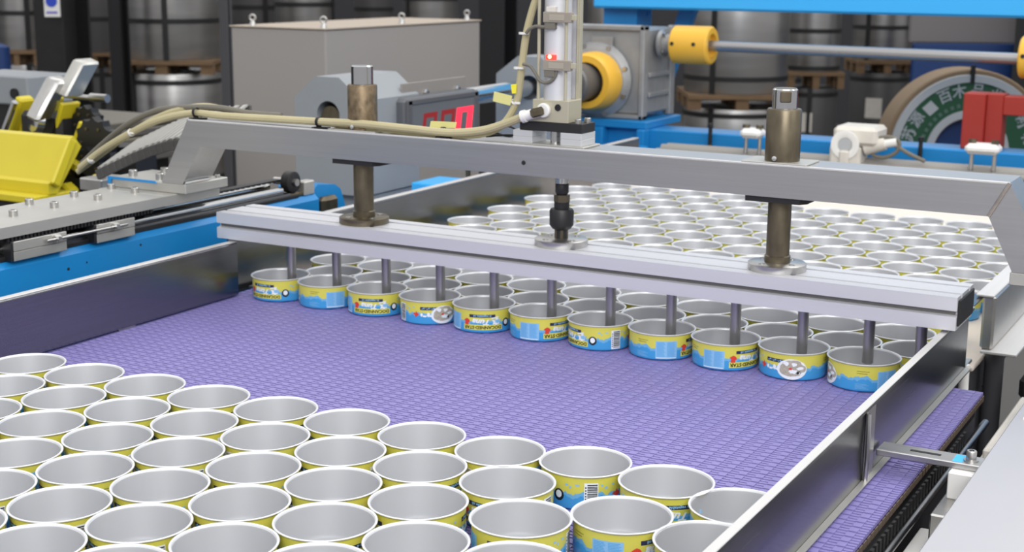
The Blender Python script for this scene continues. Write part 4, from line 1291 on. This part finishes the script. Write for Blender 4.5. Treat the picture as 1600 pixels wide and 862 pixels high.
# grey tarpaulin-like steel sheets behind the drag chain
ss = thing('steel_sheet_stack', (-2.7, 2.2, FLOORZ), 'low stack of dull grey sheets behind the drag chain', 'sheets')
for k in range(5):
    MB().box(-2.95 + 0.01 * (k % 2), -2.43 - 0.012 * k, 1.95, 2.40, -0.11 + k * 0.022, -0.09 + k * 0.022, 0.003).done('sheet', mat('dull_sheet_%s' % 'abcde'[k], (112 + 6 * (k % 3), 108 + 5 * (k % 3), 104), 0.5, 0.5), ss)
MB().box(-2.93, -2.50, 1.97, 2.38, FLOORZ, -0.11).done('stand', DARK, ss)

# ================================================================= coils on pallets
def coil(px, w_px, d, zb, h, m, lab, straps=(0.3, 0.97), vert=(0.0,), paper=False):
    p = at(px, 100, d)
    r = w_px / 2 / F * d
    o = thing('steel_coil', (p.x, p.y, zb), lab, 'coil', None)
    MB().lathe([(r * 0.45, zb), (r * 0.985, zb), (r, zb + 0.012), (r, zb + h - 0.012), (r * 0.985, zb + h), (r * 0.45, zb + h)], (p.x, p.y, 0), seg=40, closed=True).done('roll', m, o)
    for s in straps:
        z = zb + h * s
        MB().lathe([(r, z - 0.013), (r + 0.004, z - 0.013), (r + 0.004, z + 0.013), (r, z + 0.013)], (p.x, p.y, 0), seg=40, closed=True).done('strap', STRAP, o)
    view = math.atan2(CAM.y - p.y, CAM.x - p.x)
    for v in vert:
        a = view + v
        c_, s_ = math.cos(a), math.sin(a)
        MB().obox((p.x + (r + 0.002) * c_, p.y + (r + 0.002) * s_, zb + h / 2), Vector((-s_, c_, 0)), Vector((c_, s_, 0)), Vector((0, 0, 1)), 0.030, 0.008, h + 0.008).done('strap', STRAP, o)
    if paper:
        a = view - 0.15
        c_, s_ = math.cos(a), math.sin(a)
        MB().obox((p.x + (r + 0.001) * c_, p.y + (r + 0.001) * s_, zb + h * 0.62), Vector((-s_, c_, 0)), Vector((c_, s_, 0)), Vector((0, 0, 1)), r * 0.55, 0.004, h * 0.22).done('paper_label', WHITE_D, o)
    return p, r


def pallet(p, r, z0, lab, h=0.075):
    o = thing('pallet', (p.x, p.y, z0), lab, 'pallet')
    ey = Vector((FW.x, FW.y, 0)).normalized()
    ex = Vector((ey.y, -ey.x, 0))
    ez = Vector((0, 0, 1))
    s = r * 2.06
    for k in range(5):
        MB().obox(Vector((p.x, p.y, z0 + h - 0.011)) + ey * (s * (k / 4 - 0.5) * 0.84), ex, ey, ez, s, s * 0.17, 0.022).done('deck_board', WOOD, o)
    for i in (-1, 0, 1):
        for j in (-1, 0, 1):
            MB().obox(Vector((p.x, p.y, z0 + (h - 0.022) / 2)) + ex * (i * s * 0.44) + ey * (j * s * 0.42), ex, ey, ez, s * 0.12, s * 0.12, h - 0.022).done('block', WOOD, o)


def stack(px, w_px, d, ypal_top, ypal_bot, m1, m2, lab, htop=0.7, low_paper=False, vert=(0.0,), vlow=(0.0,), straps=(0.30, 0.97)):
    zt = at(px, ypal_top, d).z
    zl = at(px, ypal_bot, d).z
    ph = max(zt - zl, 0.05)
    pb_ = FLOORZ
    p = at(px, 100, d)
    r = w_px / 2 / F * d
    pallet(p, r, pb_, 'wooden pallet on the floor under ' + lab, 0.10)
    coil(px, w_px, d, pb_ + 0.10, zl - (pb_ + 0.10), m2, 'lower coil of ' + lab, (0.12, 0.93), vlow, low_paper)
    pallet(p, r, zl, 'wooden pallet between both coils of ' + lab, ph)
    coil(px, w_px, d, zl + ph, htop, m1, 'upper coil of ' + lab, straps, vert)


stack(270, 152, 8.0, 90, 111, COIL, COIL, 'the wide strapped stack left of the cabinet', vert=(-0.12,), vlow=(-0.9,))
stack(38, 68, 8.4, 76, 100, COIL, COIL, 'the stack behind the yellow machine', vert=(0.25,), vlow=(0.2,))
stack(158, 72, 9.2, 80, 104, COIL_D, COIL_D, 'the dark stack just right of the black column', vert=(0.9,))
stack(405, 80, 9.6, 60, 75, COIL_D, COIL_D, 'the stack behind the cabinet, left', vert=(0.3,))
stack(478, 92, 8.8, 60, 75, COIL, COIL, 'the bright stack behind the cabinet, middle', vert=(1.2,))
stack(585, 60, 10.2, 60, 75, COIL_D, COIL_D, 'the narrow stack behind the cabinet', vert=())
stack(674, 84, 9.0, 50, 66, COIL, COIL, 'the stack behind the right of the cabinet', vert=(-1.0,))
stack(962, 90, 8.6, 130, 150, COIL, COIL, 'the stack behind the gearbox', vert=())
stack(1150, 160, 8.0, 143, 166, COIL, COIL, 'the wide stack right of the gearbox', vert=(-0.45,), vlow=(-0.45,), straps=(0.12, 0.97))
stack(1268, 84, 8.8, 110, 136, COIL, COIL_D, 'the stack behind the brown sleeve', low_paper=True, vert=(), straps=(0.35, 0.03))
stack(1376, 90, 9.4, 92, 112, COIL, COIL_D, 'the stack left of the blue partition', low_paper=True, vert=(-0.5,), vlow=())
stack(1232, 40, 10.6, 100, 118, COIL_D, COIL_D, 'the narrow stack between two wide ones', vert=())

# dark columns, partition, sign, blue drum
for px0, px1, d, m, lab in ((72, 131, 6.2, DARK, 'black steel column left of the coils'), (178, 200, 7.6, BLACK, 'thin black column beside the wide coil stack'), (348, 362, 5.4, DKGREY, 'slim grey post beside the cabinet'), (756, 800, 6.8, BLACK, 'black column right of the cabinet'), (1588, 1640, 8.2, BLACK, 'dark column at the right picture edge')):
    p = at((px0 + px1) / 2, 100, d)
    w_ = (px1 - px0) / F * d
    k = thing('steel_column', (p.x, p.y, FLOORZ), lab, 'column')
    MB().box(p.x - w_ / 2, p.x + w_ / 2, p.y - w_ / 2, p.y - w_ / 2 + 0.012, FLOORZ, 4.0).done('flange', m, k)
    MB().box(p.x - w_ / 2, p.x + w_ / 2, p.y + w_ / 2 - 0.012, p.y + w_ / 2, FLOORZ, 4.0).done('flange', m, k)
    MB().box(p.x - 0.008, p.x + 0.008, p.y - w_ / 2 + 0.012, p.y + w_ / 2 - 0.012, FLOORZ, 4.0).done('web', m, k)
EY = Vector((FW.x, FW.y, 0)).normalized()
EX = Vector((EY.y, -EY.x, 0))
EZ = Vector((0, 0, 1))


def facing_panel(px0, px1, py0, py1, d, th):
    a, c = at(px0, py0, d), at(px1, py1, d)
    m_ = (a + c) / 2
    return m_, abs((c - a).dot(EX)), abs(a.z - c.z)


m_, w_, h_ = facing_panel(69, 93, -20, 27, 6.0, 0.01)
sg = thing('safety_sign', m_ + EY * 0.02, 'white sign with a blue round pictogram on the black column', 'sign')
MB().obox(m_, EX, EY, EZ, w_, 0.012, h_, 0.002).done('board', WHITE, sg)
MB().lathe([(0, 0), (w_ * 0.36, 0), (w_ * 0.36, 0.003), (0, 0.003)], m_ - EY * 0.006 + EZ * (0.004), -EY, 24).done('pictogram', mat('sign_blue', (40, 70, 190), 0.5), sg)
MB().obox(m_ - EY * 0.007 - EZ * (h_ * 0.34), EX, EY, EZ, w_ * 0.7, 0.003, h_ * 0.07).done('caption', mat('sign_violet', (110, 104, 190), 0.5), sg)
m_, w_, h_ = facing_panel(1420, 1592, 66, 300, 8.4, 0.03)
pt = thing('blue_partition', (m_.x, m_.y, FLOORZ), 'dark blue partition with a grey upper panel at the right', 'partition')
zt = m_.z + h_ / 2
MB().obox((m_.x, m_.y, (zt + FLOORZ) / 2), EX, EY, EZ, w_, 0.05, zt - FLOORZ, 0.004).done('blue_panel', BLUE_D, pt)
m2, w2, h2_ = facing_panel(1424, 1588, -40, 66, 8.4, 0.03)
MB().obox((m2.x, m2.y, zt + h2_ / 2), EX, EY, EZ, w2, 0.05, h2_, 0.004).done('grey_panel', PANEL_G, pt)
p = at(3, 100, 7.6)
bd = thing('blue_drum', (p.x, p.y, FLOORZ), 'dark blue drum at the far left edge', 'drum')
MB().lathe([(0, FLOORZ), (0.045, FLOORZ), (0.048, -0.5), (0.045, -0.02), (0.0, 0.0)], (p.x, p.y, 0), seg=24).done('drum_body', BLUE_D, bd)
for z in (-0.6, -0.25):
    MB().lathe([(0.046, z - 0.01), (0.052, z), (0.046, z + 0.01)], (p.x, p.y, 0), seg=24, closed=True).done('hoop', BLUE_D, bd)

# ================================================================= green labelled coil
sc_ = at(1510, 238, 4.1)
sp = thing('green_labelled_coil', (sc_.x, sc_.y, FLOORZ), 'upright coil with a round green label lettered in pale characters', 'coil')
k = 4.1 / F
nrm_ = -EY
R_ = 129 * k
MB().lathe([(52 * k, -0.12), (R_ - 0.004, -0.12), (R_, -0.115), (R_, -0.005), (R_ - 0.004, 0), (52 * k, 0)], sc_, nrm_, 64, closed=True).done('roll', KRAFT, sp)
MB().lathe([(108 * k, 0.0002), (121 * k, 0.0002), (120 * k, 0.006), (109 * k, 0.006)], sc_, nrm_, 64, closed=True).done('outer_ring', RING, sp)
MB().lathe([(66 * k, 0.0002), (108.5 * k, 0.0002), (108.5 * k, 0.003), (66 * k, 0.003)], sc_, nrm_, 64, closed=True).done('green_label', GREEN, sp)
MB().lathe([(53 * k, 0.0002), (66 * k, 0.0002), (65 * k, 0.006), (54 * k, 0.006)], sc_, nrm_, 64, closed=True).done('inner_ring', RING, sp)
MB().cyl(sc_ + EY * 0.06, sc_ + EY * 0.05, 53 * k, 48).done('bore_back', BLUE_D, sp)


def ringtext(ch, deg, rad, size, bold=0.0):
    vs, fs = text_tris(ch, size, bold)
    bm = bmesh.new()
    a = math.radians(deg)
    cx, cz = rad * math.cos(a), rad * math.sin(a)
    t = a - PI / 2
    bv = []
    for v in vs:
        x = v.x * math.cos(t) - v.y * math.sin(t) + cx
        z = v.x * math.sin(t) + v.y * math.cos(t) + cz
        bv.append(bm.verts.new(sc_ + EX * x + EZ * z - EY * 0.0036))
    for f in fs:
        try:
            bm.faces.new([bv[i] for i in f])
        except ValueError:
            pass
    q = MB()
    q.bm.free()
    q.bm = bm
    return q.done('lettering', PALE, sp, smooth=0)


for ch, deg in (('苏', 163), ('源', 148), ('◆', 132), ('百', 115), ('木', 101), ('品', 84), ('业', 66), ('新', 30), ('材', 12)):
    if ch == '◆':
        a = math.radians(deg)
        c_ = sc_ + EX * (92 * k * math.cos(a)) + EZ * (92 * k * math.sin(a)) - EY * 0.003
        MB().prism([c_ + EX * (13 * k), c_ + EZ * (12 * k), c_ - EX * (13 * k), c_ - EZ * (12 * k)], -EY * 0.001).done('diamond_mark', RING, sp, smooth=0)
    else:
        ringtext(ch, deg, 95 * k, 23 * k, 0.0008)
for i in range(15):
    a = math.radians(176 - i * 8)
    c_ = sc_ + EX * (74 * k * math.cos(a)) + EZ * (74 * k * math.sin(a)) - EY * 0.003
    tx = EX * -math.sin(a) + EZ * math.cos(a)
    nx = EX * math.cos(a) + EZ * math.sin(a)
    MB().obox(c_ - EY * 0.0005, tx, EY, nx, 6.5 * k, 0.001, 5.5 * k).done('small_print', mat('dull_green_print', (84, 108, 98), 0.5), sp, smooth=0) if i == 0 else MB().obox(c_ - EY * 0.0005, tx, EY, nx, (5 + (i * 3) % 3) * k, 0.001, 5.5 * k).done('small_print', bpy.data.materials['dull_green_print'], sp, smooth=0)
MB().obox(sc_ + EZ * (R_ - 0.014) - EY * 0.004, EX, EY, EZ, 0.012, 0.008, 0.05).done('strap', STRAP, sp)
MB().obox((sc_ + EY * 0.06) + EZ * (-R_ + FLOORZ - (sc_.z - R_)) * 0.5 + EZ * (-0.02), EX, EY, EZ, 0.30, 0.16, (sc_.z - R_ - FLOORZ) + 0.04 + (R_ * 0 + 0.0)).done('cradle', DARK, sp)
if tag and wp:
    tag(wp, 'small white plastic stud below the end of the right channel', 'stud')
print('cans', NCAN[0])
